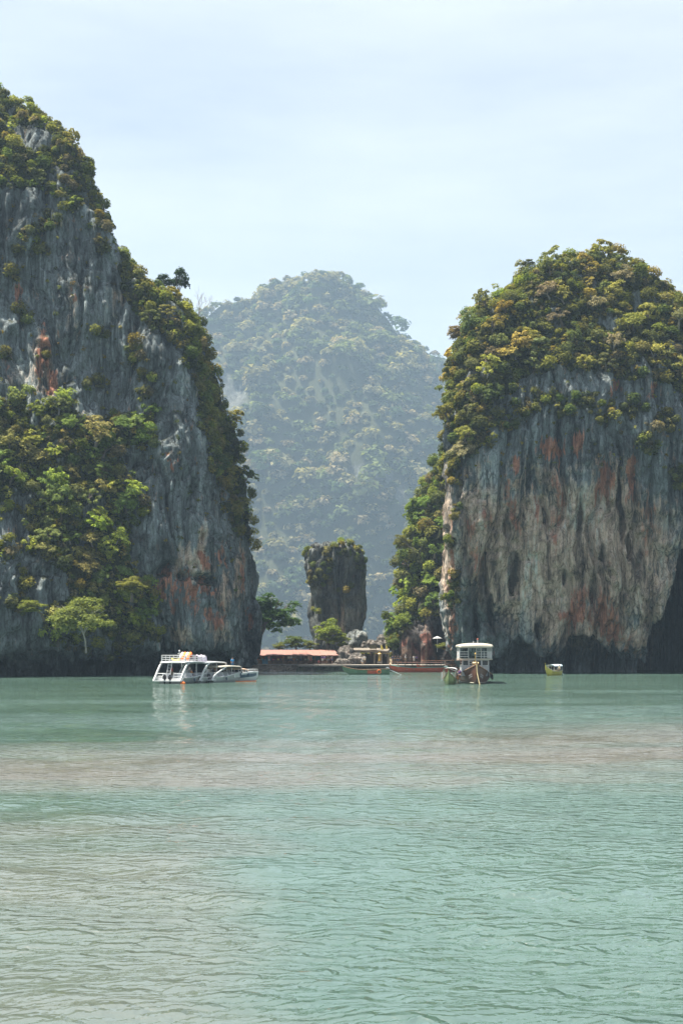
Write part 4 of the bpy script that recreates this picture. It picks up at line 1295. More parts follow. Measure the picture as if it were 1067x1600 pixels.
for k in range(8):
    t0, t1 = 2 * math.pi * k / 8, 2 * math.pi * (k + 1) / 8
    mb = MB(); mb.add([(0, 0, 2.6), (math.cos(t0), math.sin(t0), 2.15), (math.cos(t1), math.sin(t1), 2.15), (math.cos(t0), math.sin(t0), 2.05), (math.cos(t1), math.sin(t1), 2.05)], [(0, 1, 2), (1, 3, 4, 2)])
    mb.build('canopy_panel', M_WHITE, um)
sp_ = empty('wooden_steps', (X_(706, 264), 264, 0.6), label='brown wooden landing with rails beside the rounded rock', cat='steps')
for k in range(5):
    mb = MB(); mb.box((0, .55 * k, .35 * k + .3), (2.6, .5, .12)); mb.build('tread', M_WOOD, sp_)
for k in range(3):
    mb = MB(); mb.tube([(-1.3, .2, .9 + .45 * k), (1.3, .2, .9 + .45 * k)], .06, 6); mb.build('rail', M_WOOD, sp_)
for sx in (-1.3, 0, 1.3):
    mb = MB(); mb.tube([(sx, .2, -1.4), (sx, .2, 2.0)], .08, 6); mb.build('post', M_WOOD, sp_)

# ------------------------------------------------------------------ special trees
def feathery(name, seed, **kw):
    return crown_mesh(name, seed, **kw)
BIG = crown_mesh('crown', 201, nclump=42, nleaf=110, leaf=.055, flat=.9, rc=.24, fill=.75, ulo=-.95)
BIG2 = crown_mesh('crown', 203, nclump=38, nleaf=110, leaf=.05, flat=.85, rc=.25, fill=.6, ulo=-.95)
LAYER = crown_mesh('crown', 207, nclump=50, nleaf=80, leaf=.055, flat=.95, rc=.21, fill=.8, ulo=-.8)
def own_tree(px, py, Y, r, crown, colr, label, h, trunk_mat, lean=(0, 0), cscale=(1, 1, 1), ground=None, nl=5, r0=.06, group=None, name='tree'):
    """tree with its own trunk: crown centred on (px,py) at distance Y, foot h metres below"""
    c = P_(px, py, Y)
    foot = Vector((c.x + lean[0], c.y + lean[1], c.z - h))
    o = empty(name, foot, label=label, cat='tree', group=group)
    mb_ = MB(); rs_ = random.Random(int(px * 7 + py))
    top = Vector((-lean[0], -lean[1], h))
    fork = top * 0.55
    mb_.tube([Vector((0, 0, -.6)), fork * .5 + Vector((.1, 0, 0)), fork], [r0 * r * 1.5, r0 * r * 1.1, r0 * r * .9], 8)
    for k in range(nl):
        t_ = 6.283 * (k + rs_.random() * .5) / nl
        e = top + Vector((math.cos(t_) * r * cscale[0] * .42, math.sin(t_) * r * cscale[1] * .4, r * cscale[2] * rs_.uniform(-.05, .4)))
        m_ = fork.lerp(e, .5) + Vector((0, 0, .12 * r))
        mb_.tube([fork, m_, e], [r0 * r * .75, r0 * r * .45, r0 * r * .15], 6)
        for q in range(2):
            e2 = e + Vector((rs_.uniform(-.3, .3) * r, rs_.uniform(-.3, .3) * r, rs_.uniform(0, .25) * r))
            mb_.tube([m_.lerp(e, .3 + .3 * q), e2], [r0 * r * .35, r0 * r * .1], 5)
    mb_.build('trunk', trunk_mat, o)
    if crown:
        cr = link_mesh('crown', crown, parent=o)
        cr.location = top; cr.scale = tuple(r * q for q in cscale)
        cr.color = (*colr, 1)
    return o
own_tree(424, 964, 273, 7.0, LAYER, (0.040, 0.075, 0.028), 'big dark green layered tree leaning out from the cliff foot over the stalls', 5.5, M_BARK, lean=(-3.5, 1), cscale=(1.15, .8, 1.0))
own_tree(512, 989, 283, 4.3, BIG, (0.115, 0.150, 0.030), 'bright green bushy tree in front of the lone rock pillar', 3.0, M_BARK, cscale=(1.05, 1, 1.0))
own_tree(535, 1001, 283.5, 2.2, BIG2, (0.11, 0.135, 0.03), 'small bright green bush tucked against the brown crag', 1.8, M_BARK)
own_tree(462, 1004, 283, 3.4, BIG2, (0.065, 0.090, 0.030), 'rounded dark green bush beside the lamp post', 2.0, M_BARK, cscale=(1.1, .9, .62))
own_tree(484, 1008, 282.5, 2.4, BIG2, (0.10, 0.115, 0.04), 'low olive bush left of the bright green bushy tree', 1.5, M_BARK, cscale=(1, 1, .6))
own_tree(436, 1010, 284, 2.2, BIG, (0.105, 0.12, 0.035), 'pale green bush on the cliff side of the lamp post', 1.2, M_BARK, cscale=(1, 1, .6))
own_tree(614, 1004, 277, 2.5, BIG, (0.075, 0.10, 0.030), 'green bush between the grey crag and the rust red rock', 1.8, M_BARK, cscale=(.9, .9, 1.1))
own_tree(603, 962, 279, 1.5, BIG2, (0.065, 0.085, 0.025), 'small tree jutting sideways into the gap from the wooded ridge', 1.0, M_BARK, lean=(3.5, 1.0))
own_tree(628, 848, 283, 2.6, BIG2, (0.10, 0.105, 0.032), 'olive tree leaning out of the wooded ridge high over the gap', 1.6, M_BARK_PALE, lean=(3, 1))
own_tree(690, 1010, 267, 1.8, BIG, (0.12, 0.14, 0.04), 'sunlit drooping plant in front of the dark cleft', 1.6, M_BARK, lean=(1.2, .5), cscale=(1.1, .8, .6))
# feathery pale-stemmed tree low on the left slope
own_tree(128, 972, 199, 5.9, crown_mesh('crown', 211, nclump=56, nleaf=130, leaf=.034, flat=.8, rc=.24, fill=.8, ulo=-.45), (0.115, 0.14, 0.045), 'wide feathery tree with forked pale stems low over the water', 4.2, M_BARK_PALE, lean=(.3, 2.0), cscale=(1.15, .7, .95), nl=7, r0=.022)
own_tree(50, 948, 201, 2.5, BIG2, (0.115, 0.135, 0.035), 'leafy tree sticking out from the bare rock beside the feathery tree', 1.5, M_BARK, lean=(1.5, 2), cscale=(1.15, .8, .6))
own_tree(203, 915, 214, 3.0, BIG, (0.135, 0.14, 0.04), 'yellow green rounded tree in the dark hollow above the white boats', 2.0, M_BARK, lean=(0, 2.5), cscale=(1.1, .8, .7))
# two umbrella-crowned trees and a bare tree on the shoulder skyline
UMB = crown_mesh('crown', 221, nclump=16, nleaf=90, leaf=.075, flat=1.0, rc=.32, fill=.5)
own_tree(279, 443, 256, 2.9, UMB, (0.022, 0.040, 0.018), 'taller of two dark leafy trees against the sky on the cliff shoulder', 5.5, M_BARK, cscale=(.85, .85, 1.35), r0=.06)
own_tree(252, 443, 256, 2.6, UMB, (0.022, 0.040, 0.018), 'shorter and leaning one of two dark leafy trees on the cliff shoulder', 5.0, M_BARK, lean=(1.6, 0), cscale=(1.1, 1, .8), r0=.06)
def bare_tree(px, py, Y, h, label, seed):
    o = empty('bare_tree', P_(px, py, Y), label=label, cat='tree')
    rs_ = random.Random(seed)
    mb_ = MB()
    def br(p, d, l, r_, n):
        e = p + d * l
        mb_.tube([p, p.lerp(e, .5) + Vector((rs_.uniform(-.05, .05) * l, 0, 0)), e], [r_, r_ * .8, r_ * .55], 5)
        if n:
            for k in range(3):
                d2 = (d + Vector((rs_.uniform(-.8, .8), rs_.uniform(-.5, .5), rs_.uniform(-.1, .6)))).normalized()
                br(p.lerp(e, .55 + .22 * k), d2, l * rs_.uniform(.5, .75), r_ * .55, n - 1)
    br(Vector((0, 0, -.5)), Vector((.35, 0, 1)).normalized(), h * .5, .13, 4)
    mb_.build('trunk', M_BARK_PALE, o)
bare_tree(303, 512, 254, 8.0, 'leafless pale tree on the skyline of the cliff shoulder', 3)
bare_tree(872, 416, 271, 2.6, 'thin bare tree poking above the domed cliff crown', 8)
own_tree(822, 412, 268, 1.7, UMB, (0.06, 0.07, 0.03), 'flat topped tree breaking the skyline on the left brow of the domed cliff', 2.0, M_BARK, cscale=(1.2, 1, .55))
own_tree(712, 520, 263, 2.4, BIG2, (0.14, 0.11, 0.05), 'dry brownish tree overhanging the gap from the domed cliff', 1.6, M_BARK, lean=(1.6, .5), cscale=(1, .9, .9))
rg_ = random.Random(77)
gp_ = [(np.array([rg_.uniform(X_(392, 284), X_(620, 284)), rg_.uniform(281.5, 292), rg_.uniform(2.2, 3.2)]), np.array([0, 0, 1.0]), rg_.uniform(.4, 1.0)) for k in range(170)]
bush_mass('undergrowth', gp_, 78, 'low dry scrub on the bank behind the stalls', [(0.10, 0.085, 0.035), (0.08, 0.095, 0.03), (0.13, 0.08, 0.045), (0.08, 0.10, 0.03)], ntri=60, leaf=.16)

# ------------------------------------------------------------------ people
def skin_mesh(name, pts, edges, rad, root, mat, sub=1):
    me = bpy.data.meshes.new(name)
    me.from_pydata(pts, edges, [])
    o = bpy.data.objects.new(name, me)
    col.objects.link(o)
    o.modifiers.new('s', 'SKIN')
    sv = me.skin_vertices[0].data
    for k, r_ in enumerate(rad):
        sv[k].radius = (r_, r_) if isinstance(r_, (int, float)) else r_
        sv[k].use_root = (k == root)
    sb = o.modifiers.new('u', 'SUBSURF'); sb.levels = sub; sb.render_levels = sub
    dg = bpy.context.evaluated_depsgraph_get()
    m2 = bpy.data.meshes.new_from_object(o.evaluated_get(dg))
    m2.name = name
    m2.polygons.foreach_set('use_smooth', [True] * len(m2.polygons))
    bpy.data.objects.remove(o)
    m2.materials.clear(); m2.materials.append(mat)
    return m2

def cloth_mat(name, rough=0.85):
    m, t, b = new_mat(name)
    oi = t.nodes.new('ShaderNodeObjectInfo')
    f = tex_noise(t, 9.0, 4, 0.6)
    t.links.new(mixc(t, 0.5, oi.outputs['Color'], ramp(t, f, [(0.3, (0.45,) * 3), (0.65, (1,) * 3)]), 'MULTIPLY'), b.inputs['Base Color'])
    b.inputs['Roughness'].default_value = rough
    return m
M_SKIN = plain('skin', (0.30, 0.165, 0.11), 0.6, 0.3, 0.08, 4)
M_CLOTH = cloth_mat('clothing')
M_HAIR = plain('hair', (0.02, 0.015, 0.012), 0.7, 0.3, 0.2, 8)

def person_meshes(pose):
    S = {'stand': (0, 0), 'walk': (.22, .1), 'bent': (.05, .28), 'sit': (0, .1)}[pose]
    st_, arm = S
    drop = 0.42 if pose == 'sit' else 0
    J = {}
    J['pel'] = (0, 0, .93 - drop); J['spi'] = (0, -.01, 1.14 - drop); J['che'] = (0, -.02, 1.34 - drop); J['nec'] = (0, -.03, 1.47 - drop)
    J['hd0'] = (0, -.05, 1.56 - drop); J['hd1'] = (0, -.05, 1.66 - drop)
    for sd, nm in ((-1, 'l'), (1, 'r')):
        f = st_ * sd
        J['hip' + nm] = (.095 * sd, 0, .88 - drop)
        if pose == 'sit':
            J['kne' + nm] = (.12 * sd, -.42, .50); J['ank' + nm] = (.12 * sd, -.42, .08); J['toe' + nm] = (.13 * sd, -.58, .04)
        else:
            J['kne' + nm] = (.105 * sd, -f * .5 - .02, .49); J['ank' + nm] = (.11 * sd, -f + .02, .08); J['toe' + nm] = (.125 * sd, -f - .13, .035)
        J['sho' + nm] = (.175 * sd, -.02, 1.40 - drop); J['elb' + nm] = (.235 * sd, -.02 - arm * .4 + f * .2, 1.12 - drop + arm * .1)
        J['wri' + nm] = (.22 * sd, -.10 - arm + f * .5, .90 - drop + arm * .75); J['han' + nm] = (.21 * sd, -.15 - arm * 1.2 + f * .55, .83 - drop + arm * .9)
    names = list(J); ix = {n: k for k, n in enumerate(names)}
    ch = [('pel', 'spi'), ('spi', 'che'), ('che', 'nec'), ('nec', 'hd0'), ('hd0', 'hd1')]
    for nm in 'lr':
        ch += [('pel', 'hip' + nm), ('hip' + nm, 'kne' + nm), ('kne' + nm, 'ank' + nm), ('ank' + nm, 'toe' + nm), ('che', 'sho' + nm), ('sho' + nm, 'elb' + nm), ('elb' + nm, 'wri' + nm), ('wri' + nm, 'han' + nm)]
    rad = dict(pel=.125, spi=.12, che=.135, nec=.06, hd0=.088, hd1=.085, hip=.085, kne=.058, ank=.042, toe=.035, sho=.06, elb=.042, wri=.03, han=.038)
    body = skin_mesh('body', [J[n] for n in names], [(ix[a], ix[b]) for a, b in ch], [rad.get(n, rad.get(n[:3])) for n in names], 0, M_SKIN)
    def sub(keys, grow, edges, root, ends={}):
        pts = [J[k] if k in J else ends[k] for k in keys]
        i2 = {k: q for q, k in enumerate(keys)}
        rr = [rad.get(k, rad.get(k[:3], .06)) + grow for k in keys]
        return skin_mesh(root, pts, [(i2[a], i2[b]) for a, b in edges], rr, 0, M_CLOTH)
    shirt = sub(['che', 'spi', 'pel', 'shol', 'shor', 'elbl', 'elbr'], .022, [('che', 'spi'), ('spi', 'pel'), ('che', 'shol'), ('che', 'shor'), ('shol', 'elbl'), ('shor', 'elbr')], 'shirt')
    shorts = sub(['pel', 'hipl', 'hipr', 'knel', 'kner'], .028, [('pel', 'hipl'), ('pel', 'hipr'), ('hipl', 'knel'), ('hipr', 'kner')], 'shorts')
    h = J['hd1']
    bm = bmesh.new(); bmesh.ops.create_icosphere(bm, subdivisions=2, radius=.108)
    for q in bm.verts:
        q.co = Vector((q.co.x * .95, q.co.y * 1.05 + .012, max(q.co.z, -.045 if q.co.y > -.02 else .02)))
    me = bpy.data.meshes.new('hair'); bm.to_mesh(me); bm.free(); me.materials.append(M_HAIR)
    return body, shirt, shorts, me, h
POSES = {p: person_meshes(p) for p in ('stand', 'walk', 'bent', 'sit')}
def person(loc, pose, shirt, shorts, label, rz=0.0, hat=None, group=None, bare=False):
    b_, s_, p_, h_, hp = POSES[pose]
    o = link_mesh('person', b_, label=label, cat='person', group=group)
    o.location = loc; o.rotation_euler = (0, 0, rz)
    if not bare:
        q = link_mesh('shirt', s_, parent=o); q.color = (*shirt, 1)
    q = link_mesh('shorts', p_, parent=o); q.color = (*shorts, 1)
    q = link_mesh('hair', h_, parent=o); q.location = hp
    if hat is not None:
        mb_ = MB(); mb_.tube([(0, 0, .03), (0, 0, .035), (0, 0, .05), (0, 0, .14)], [.2, .2, .125, .09], 10)
        q = mb_.build('hat', M_CLOTH, o); q.location = hp; q.color = (*hat, 1)
    return o
WHT, CRM, BLK, NVY, PUR, ORG, RED_, KHK, PNK, GRY = (.5, .5, .5), (.45, .4, .28), (.02, .02, .022), (.03, .05, .12), (.14, .06, .24), (.50, .20, .07), (.42, .07, .06), (.22, .18, .11), (.48, .22, .22), (.2, .2, .21)
gz = 1.72
PEOPLE = [  # px, Y, foot height, pose, shirt, shorts, label, turn
    (400, 274.2, gz, 'stand', BLK, NVY, 'person in dark clothes under the cliff end of the salmon roof', .4, None, False),
    (420.5, 273.4, gz, 'stand', PNK, WHT, 'person in a pink top and white trousers at the edge of the sea wall', .2, None, False),
    (443, 273.8, gz, 'walk', ORG, KHK, 'person in a rust top walking towards the person in a cream shirt', -1.2, None, False),
    (451, 272.9, gz, 'stand', CRM, BLK, 'person in a cream shirt and black shorts on the sea wall', .6, None, False),
    (455, 274.4, gz, 'stand', WHT, NVY, 'person in a white top and white hat just behind the cream shirt', 0, WHT, False),
    (462, 273.6, gz, 'walk', BLK, BLK, 'person all in black walking along the sea wall', 1.3, None, False),
    (470, 274.8, gz, 'bent', GRY, NVY, 'person in grey leaning over a souvenir table', 3.0, None, False),
    (482, 273.2, gz, 'stand', ORG, KHK, 'shirtless person in tan shorts, nearer the cliff of a bare-chested pair', .3, None, True),
    (486, 273.6, gz, 'stand', ORG, RED_, 'shirtless person in red shorts, nearer the boulder of a bare-chested pair', -.4, None, True),
    (498, 272.8, gz, 'sit', RED_, PNK, 'person in red sitting on the edge of the mossy sea wall', 0, None, False),
    (503.5, 273.5, gz, 'stand', PUR, WHT, 'person in a purple shirt and white shorts above the mossy wall', .5, None, False),
    (507.5, 274.2, gz, 'stand', PUR, BLK, 'person in a purple shirt and black shorts above the mossy wall', -.3, None, False),
    (512, 273.7, gz, 'walk', BLK, GRY, 'person in a black shirt and grey shorts near the boulder', 1.4, None, False),
    (519, 272.7, gz, 'bent', BLK, NVY, 'person in black bending forward at the foot of the boulder', -1.0, None, False),
    (566, 272.9, gz, 'sit', WHT, KHK, 'person in white sitting beside the pale boulder with a white hat', .3, WHT, False),
    (570, 273.5, gz, 'stand', WHT, CRM, 'person in white standing between the boulder and the gold shrine', -.2, None, False),
    (613.5, 274.0, gz, 'stand', NVY, BLK, 'person in navy, first of the dark clothed visitors past the grey shelter', .1, None, False),
    (617.5, 274.6, gz, 'stand', BLK, BLK, 'person in black, second of the dark clothed visitors past the grey shelter', -.5, None, False),
    (621.5, 273.8, gz, 'walk', BLK, NVY, 'person in black, third of the dark clothed visitors past the grey shelter', .9, None, False),
    (626, 274.4, gz, 'stand', GRY, BLK, 'person in grey at the end of the row of dark clothed visitors', .2, None, False),
    (633.5, 273.8, gz, 'stand', WHT, KHK, 'person in a white top and white cap under the rust red rocks', .4, WHT, False),
    (639.5, 274.2, gz, 'stand', WHT, GRY, 'bareheaded person in white between two people in white under the red rocks', -.3, None, False),
    (646.5, 273.7, gz, 'stand', WHT, WHT, 'person dressed all in white under the rust red rocks', .2, None, False),
    (650.5, 274.5, gz, 'stand', PUR, BLK, 'person in dark purple beside the person dressed all in white', .0, None, False)]
for px, Y, z, ps, c1, c2, lb, rz, hat, bare in PEOPLE:
    dz = -.44 if ps == 'sit' else 0
    person((X_(px, Y), Y, z + dz), ps, c1, c2, lb, rz, hat, None, bare)

# ------------------------------------------------------------------ boats
def hull_sections(L_, B_, sheer, keel, n=18, full=0.55, tip=0.06, stern_w=0.8, flare=0.35, m=9):
    """sections from stern (x=-L/2) to bow (x=L/2); sheer/keel are functions of t"""
    secs = []
    for i in range(n + 1):
        t = i / n
        x = -L_ / 2 + L_ * t
        bw = B_ / 2 * (stern_w + (1 - stern_w) * sstep(0, .4, t)) * (1 - max(0, (t - full) / (1 - full)) ** 1.9 * (1 - tip))
        zs, zk = sheer(t), keel(t)
        ring = []
        for k in range(m):
            a = -1 + 2 * k / (m - 1)
            s_ = abs(a)
            prof = s_ ** (0.62 + flare * t)
            y = math.copysign(bw * min(1, prof), a) if s_ > 1e-6 else 0
            z = zk + (zs - zk) * s_ ** 1.9
            ring.append((x, y, z))
        secs.append(ring)
    return secs
def build_hull(root, secs, mat, name='hull', deck=None, deck_mat=None, rim=None, rim_r=.05):
    mb_ = MB(); mb_.loft(secs)
    n = len(secs[0])
    mb_.add(secs[0], [tuple(range(n))])                                   # transom
    inner = [[(p[0], p[1] * .93, max(p[2], secs[i][n // 2][2] + .06)) for p in s_] for i, s_ in enumerate(secs)]
    mb_.loft([list(reversed(s_)) for s_ in inner])
    o = mb_.build(name, mat, root, True)
    if rim is not None:
        for sd in (0, -1):
            r_ = MB(); r_.tube([(s_[sd][0], s_[sd][1] * 1.01, s_[sd][2]) for s_ in secs], rim_r, 6); r_.build('gunwale', rim, root)
    if deck is not None:
        d_ = MB()
        ring = []
        for s_ in secs:
            zk, zs = s_[n // 2][2], s_[-1][2]
            z = min(zs - .05, max(deck, zk + .12))
            f = max(0, min(1, (z - zk) / max(zs - zk, .01)))
            y = abs(s_[-1][1]) * min(1, f ** .33) * .9
            ring.append([(s_[0][0], -y, z), (s_[0][0], y, z)])
        d_.loft(ring); d_.build('deck', deck_mat or mat, root)
    return o
def vault(root, x0, x1, w, z0, h, mat, name='canopy', n=9, nx=2):
    """thin arched awning"""
    mb_ = MB()
    for off in (0, -.04):
        secs = []
        for i in range(nx + 1):
            x = x0 + (x1 - x0) * i / nx
            secs.append([(x, w / 2 * -math.cos(math.pi * k / (n - 1)), z0 + off + h * math.sin(math.pi * k / (n - 1)) ** .7) for k in range(n)])
        mb_.loft(secs)
    return mb_.build(name, mat, root, True)
def posts(root, xs, ys, z0, z1, mat, r_=.035, name='post'):
    for x in xs:
        for y in ys:
            mb_ = MB(); mb_.tube([(x, y, z0), (x, y, z1)], r_, 5); mb_.build(name, mat, root)
def rail(root, pts, z0, z1, mat, n=3, r_=.025, name='railing'):
    mb_ = MB()
    for k in range(n):
        z = z0 + (z1 - z0) * (k + 1) / n
        mb_.tube([(p[0], p[1], z) for p in pts], r_, 5)
    for a, b in zip(pts[:-1], pts[1:]):
        m_ = max(1, int((Vector(b) - Vector(a)).length / .9))
        for q in range(m_ + 1):
            p = Vector(a).lerp(Vector(b), q / m_)
            mb_.tube([(p.x, p.y, z0), (p.x, p.y, z1)], r_, 5)
    return mb_.build(name, mat, root)
def outboard(root, x, y, mat=None):
    e = MB()
    prof = [(-.30, .22, .55), (-.02, .3, .62), (.25, .26, .55)]
    e.loft([[(x + a - .1, y - w_ * .55, .62), (x + a - .1, y - w_ * .6, .62 + h_ * .6), (x + a - .05, y, .62 + h_), (x + a - .1, y + w_ * .6, .62 + h_ * .6), (x + a - .1, y + w_ * .55, .62)] for a, w_, h_ in prof], True, True)
    e.box((x - .05, y, .2), (.22, .14, .9)); e.box((x - .1, y, -.3), (.5, .09, .16))
    return e.build('outboard_motor', mat or M_BLACK, root)
def ring_buoy(root, c, mat, r_=.32, nrm='y', name='life_ring'):
    mb_ = MB()
    pts = []
    for k in range(13):
        a = 2 * math.pi * k / 12
        pts.append((c[0] + r_ * math.cos(a), c[1], c[2] + r_ * math.sin(a)) if nrm == 'y' else (c[0], c[1] + r_ * math.cos(a), c[2] + r_ * math.sin(a)))
    mb_.tube(pts, .08, 6); return mb_.build(name, mat, root)

def long_tail(px, Y, heading, L_, B_, hull_m, label, roof=None, roof_span=(-.3, .15), rim=M_WOOD, bow_h=1.7, deck_m=M_WOOD, inner=None, roof_h=1.75, side=1.0, panel=None):
    """slim wooden boat with a high prow; x towards the bow"""
    o = empty('long_tail_boat', (X_(px, Y), Y, 0), heading, label=label, cat='boat')
    sheer = lambda t: side * (.72 + .14 * (1 - t) ** 2) + (bow_h - .72 * side) * max(0, (t - .5) / .5) ** 2.2
    keel = lambda t: -.28 + (bow_h * .72) * max(0, (t - .78) / .22) ** 1.6
    secs = hull_sections(L_, B_, sheer, keel, 20, .35, .04, .62, .1)
    build_hull(o, secs, hull_m, 'hull', .22, deck_m, rim)
    st = MB()                                                               # prow post
    p = secs[-1][4]; top = secs[-1][-1]
    st.tube([(p[0] - .05, 0, p[2]), (top[0] + .05, 0, top[2]), (top[0] + .28, 0, top[2] + .45)], [.09, .1, .06], 6); st.build('prow', hull_m, o)
    for k in range(5):
        x = -L_ * .28 + L_ * .5 * k / 4
        mb_ = MB(); mb_.box((x, 0, .52), (.24, B_ * .74, .05)); mb_.build('seat', inner or M_WOOD, o)
    if roof is not None:
        x0, x1 = roof_span[0] * L_, roof_span[1] * L_
        vault(o, x0, x1, B_ * .9, roof_h, .32, roof)
        posts(o, [x0 + .1 + (x1 - x0 - .2) * k / 3 for k in range(4)], (-B_ * .4, B_ * .4), .6, roof_h + .04, M_CREAM, .035)
    en = MB(); en.box((-L_ * .46, 0, 1.05), (.7, .42, .4)); en.box((-L_ * .46, 0, 1.3), (.4, .3, .18)); en.tube([(-L_ * .46 + .2, 0, .7), (-L_ * .46 + .2, 0, 1.0)], .08, 6)
    eo = en.build('engine', M_STEEL, o)
    sf = MB(); sf.tube([(-L_ * .47, 0, 1.0), (-L_ * .47 - 2.6, .15, -.1)], .04, 6); sf.build('shaft', M_STEEL, eo)
    if panel is not None:
        for (xa, xb, m_) in panel:
            mb_ = MB()
            ring = []
            for s_ in secs:
                if xa * L_ <= s_[0][0] <= xb * L_:
                    q, q2 = Vector(s_[0]), Vector(s_[1])
                    ring.append([q + Vector((0, -.03, -.06)), q.lerp(q2, .8) + Vector((0, -.05, 0))])
            if len(ring) > 1:
                mb_.loft(ring); mb_.build('side_panel', m_, o)
    return o

# green long-tail along the jetty, stern to the right
lt = long_tail(572, 237, R(180), 8.6, 1.7, M_GREENH, 'green long-tail boat with a red side panel and a life ring, moored at the jetty', None, bow_h=1.55, inner=M_TEAL, side=1.25, rim=M_WOOD)
# its visible side is +y in the boat's frame
secs_y = .86
mb = MB(); mb.loft([[(x, secs_y - .06, .78), (x, secs_y - .2, .18)] for x in (-2.2, -1.4, -.6, -.2)]); mb.build('side_panel', M_REDH, lt)
ring_buoy(lt, (-2.35, secs_y + .02, .55), M_ORANGE, .34)
mb = MB(); mb.box((-3.55, 0, .95), (1.1, 1.0, .5)); mb.build('stern_box', plain('dark_green_box', (.03, .06, .05)), lt)
# red long-tails moored in line behind the brown boat
lt = long_tail(655, 262, R(180), 11.8, 1.8, M_REDH, 'long red long-tail boat with a teal inside, lying along the jetty', None, bow_h=1.5, inner=M_TEAL, deck_m=M_TEAL, side=1.25, rim=M_TEAL)
mb = MB()
mb.slab([(4.4, -1.2, 2.02), (-4.6, -1.2, 2.02), (-4.6, 1.2, 2.02), (4.4, 1.2, 2.02)], .08); mb.build('canopy', M_SALMON, lt)
posts(lt, [-4.4 + 1.46 * k for k in range(7)], (-.7, .7), .7, 1.95, M_WOOD, .04)
lt = long_tail(684, 266, R(176), 8.5, 1.7, M_REDH, 'shorter red long-tail boat with an orange awning half hidden behind the brown boat', None, bow_h=1.5, side=1.25)
mb = MB()
mb.slab([(3.4, -1.1, 2.35), (-3.4, -1.1, 2.35), (-3.4, 1.1, 2.35), (3.4, 1.1, 2.35)], .08); mb.build('canopy', plain('faded_orange_canvas', (.34, .15, .07)), lt)
posts(lt, [-3.2 + 1.6 * k for k in range(5)], (-.7, .7), .7, 2.28, M_WOOD, .04)
# olive long-tail beside the brown boat, bow to the camera
lt = long_tail(702.5, 171, R(-97), 8.5, 2.0, M_OLIVE, 'olive green long-tail boat with a pale awning, bow-on beside the brown boat', M_GREYW, (-.42, .22), rim=M_WOOD, bow_h=1.75, roof_h=1.85)
posts(lt, [1.4, -.2], (-1.0,), .5, 1.6, M_STEEL, .05)
# yellow long-tail below the sea cave
lt = long_tail(863, 229, R(-118), 7.6, 1.9, M_YELH, 'yellow long-tail boat with a pale blue awning by the sea cave', M_BLUEC, (-.40, .20), rim=M_CREAM, bow_h=1.75, roof_h=1.65)
mb = MB(); mb.tube([(2.9, .25, 1.2), (2.9, .25, 2.0)], .05, 6); mb.build('pole', M_CREAM, lt)
person((X_(874, 228.5), 228.9, .55), 'sit', CRM, KHK, 'boatman in a pale shirt sitting at the stern of the yellow boat', -1.0)

# ---- the brown two-decked tour boat
sp = empty('tour_boat', (X_(750, 170), 170 + 8.0, 0), R(-93.5), label='brown two-decked wooden tour boat with a cream roof, bow-on to the camera', cat='boat')
Ls, Bs = 16.5, 5.0
sheer = lambda t: 1.05 + .25 * (1 - t) ** 2 + 1.55 * max(0, (t - .42) / .58) ** 2.0
keel = lambda t: -.55 + 1.5 * max(0, (t - .86) / .14) ** 2
secs = hull_sections(Ls, Bs, sheer, keel, 26, .45, .02, .86, .28, 11)
build_hull(sp, secs, M_BROWN, 'hull', 1.0, M_WOOD, M_WOOD, .09)
for sd in (0, -1):
    b_ = MB()
    b_.loft([[(q[sd][0], q[sd][1] * 1.012, q[sd][2] - .02), (q[1 if sd == 0 else -2][0], q[1 if sd == 0 else -2][1] * 1.0 + (.03 if sd else -.03), q[sd][2] - .32)] for q in secs[2:-1]]); b_.build('sheer_strake', M_WOOD_D, sp)
bt = MB()
for sd in (1, -1):
    pts = []
    for q in secs[1:-1]:
        h = [p for p in (q[5:] if sd > 0 else list(reversed(q[:6])))]
        for a, b in zip(h[:-1], h[1:]):
            if a[2] <= .14 <= b[2]:
                f = (.14 - a[2]) / (b[2] - a[2]); pts.append((q[0][0], (a[1] + (b[1] - a[1]) * f) + .03 * sd, .14)); break
    bt.tube(pts, .055, 5)
bt.build('boot_stripe', M_CREAM, sp)
st_ = MB(); st_.tube([(secs[-1][5][0] - 1.6, 0, -.4), (secs[-1][5][0] - .2, 0, .5), (secs[-1][-1][0] + .05, 0, secs[-1][-1][2]), (secs[-1][-1][0] + .12, 0, secs[-1][-1][2] + .35)], [.12, .12, .11, .08], 6); st_.build('stem_post', M_WOOD_D, sp)
# bulwark panels with faded lettering blocks
for sd in (-1, 1):
    q0, q1 = secs[22], secs[24]
    a = 0 if sd < 0 else -1
    def on(q, f):
        i2 = 1 if sd < 0 else -2
        return Vector(q[a]).lerp(Vector(q[i2]), f)
    n_ = Vector((.25, sd * .08, -.02))
    c00, c10, c11, c01 = on(q0, .9) + n_ * .2, on(q1, .9) + n_ * .2, on(q1, 1.5) + n_ * .2, on(q0, 1.5) + n_ * .2
    mb = MB()
    for k in range(2):
        for j in range(5):
            f0, f1 = j / 5 + .02, (j + .72) / 5
            g0, g1 = k / 2 + .08, k / 2 + .36
            def bil(u_, v_): return c00.lerp(c10, u_).lerp(c01.lerp(c11, u_), v_)
            mb.add([bil(f0, g0), bil(f1, g0), bil(f1, g1), bil(f0, g1)], [(0, 1, 2, 3)])
    mb.build('faded_lettering', M_GREYW, sp)
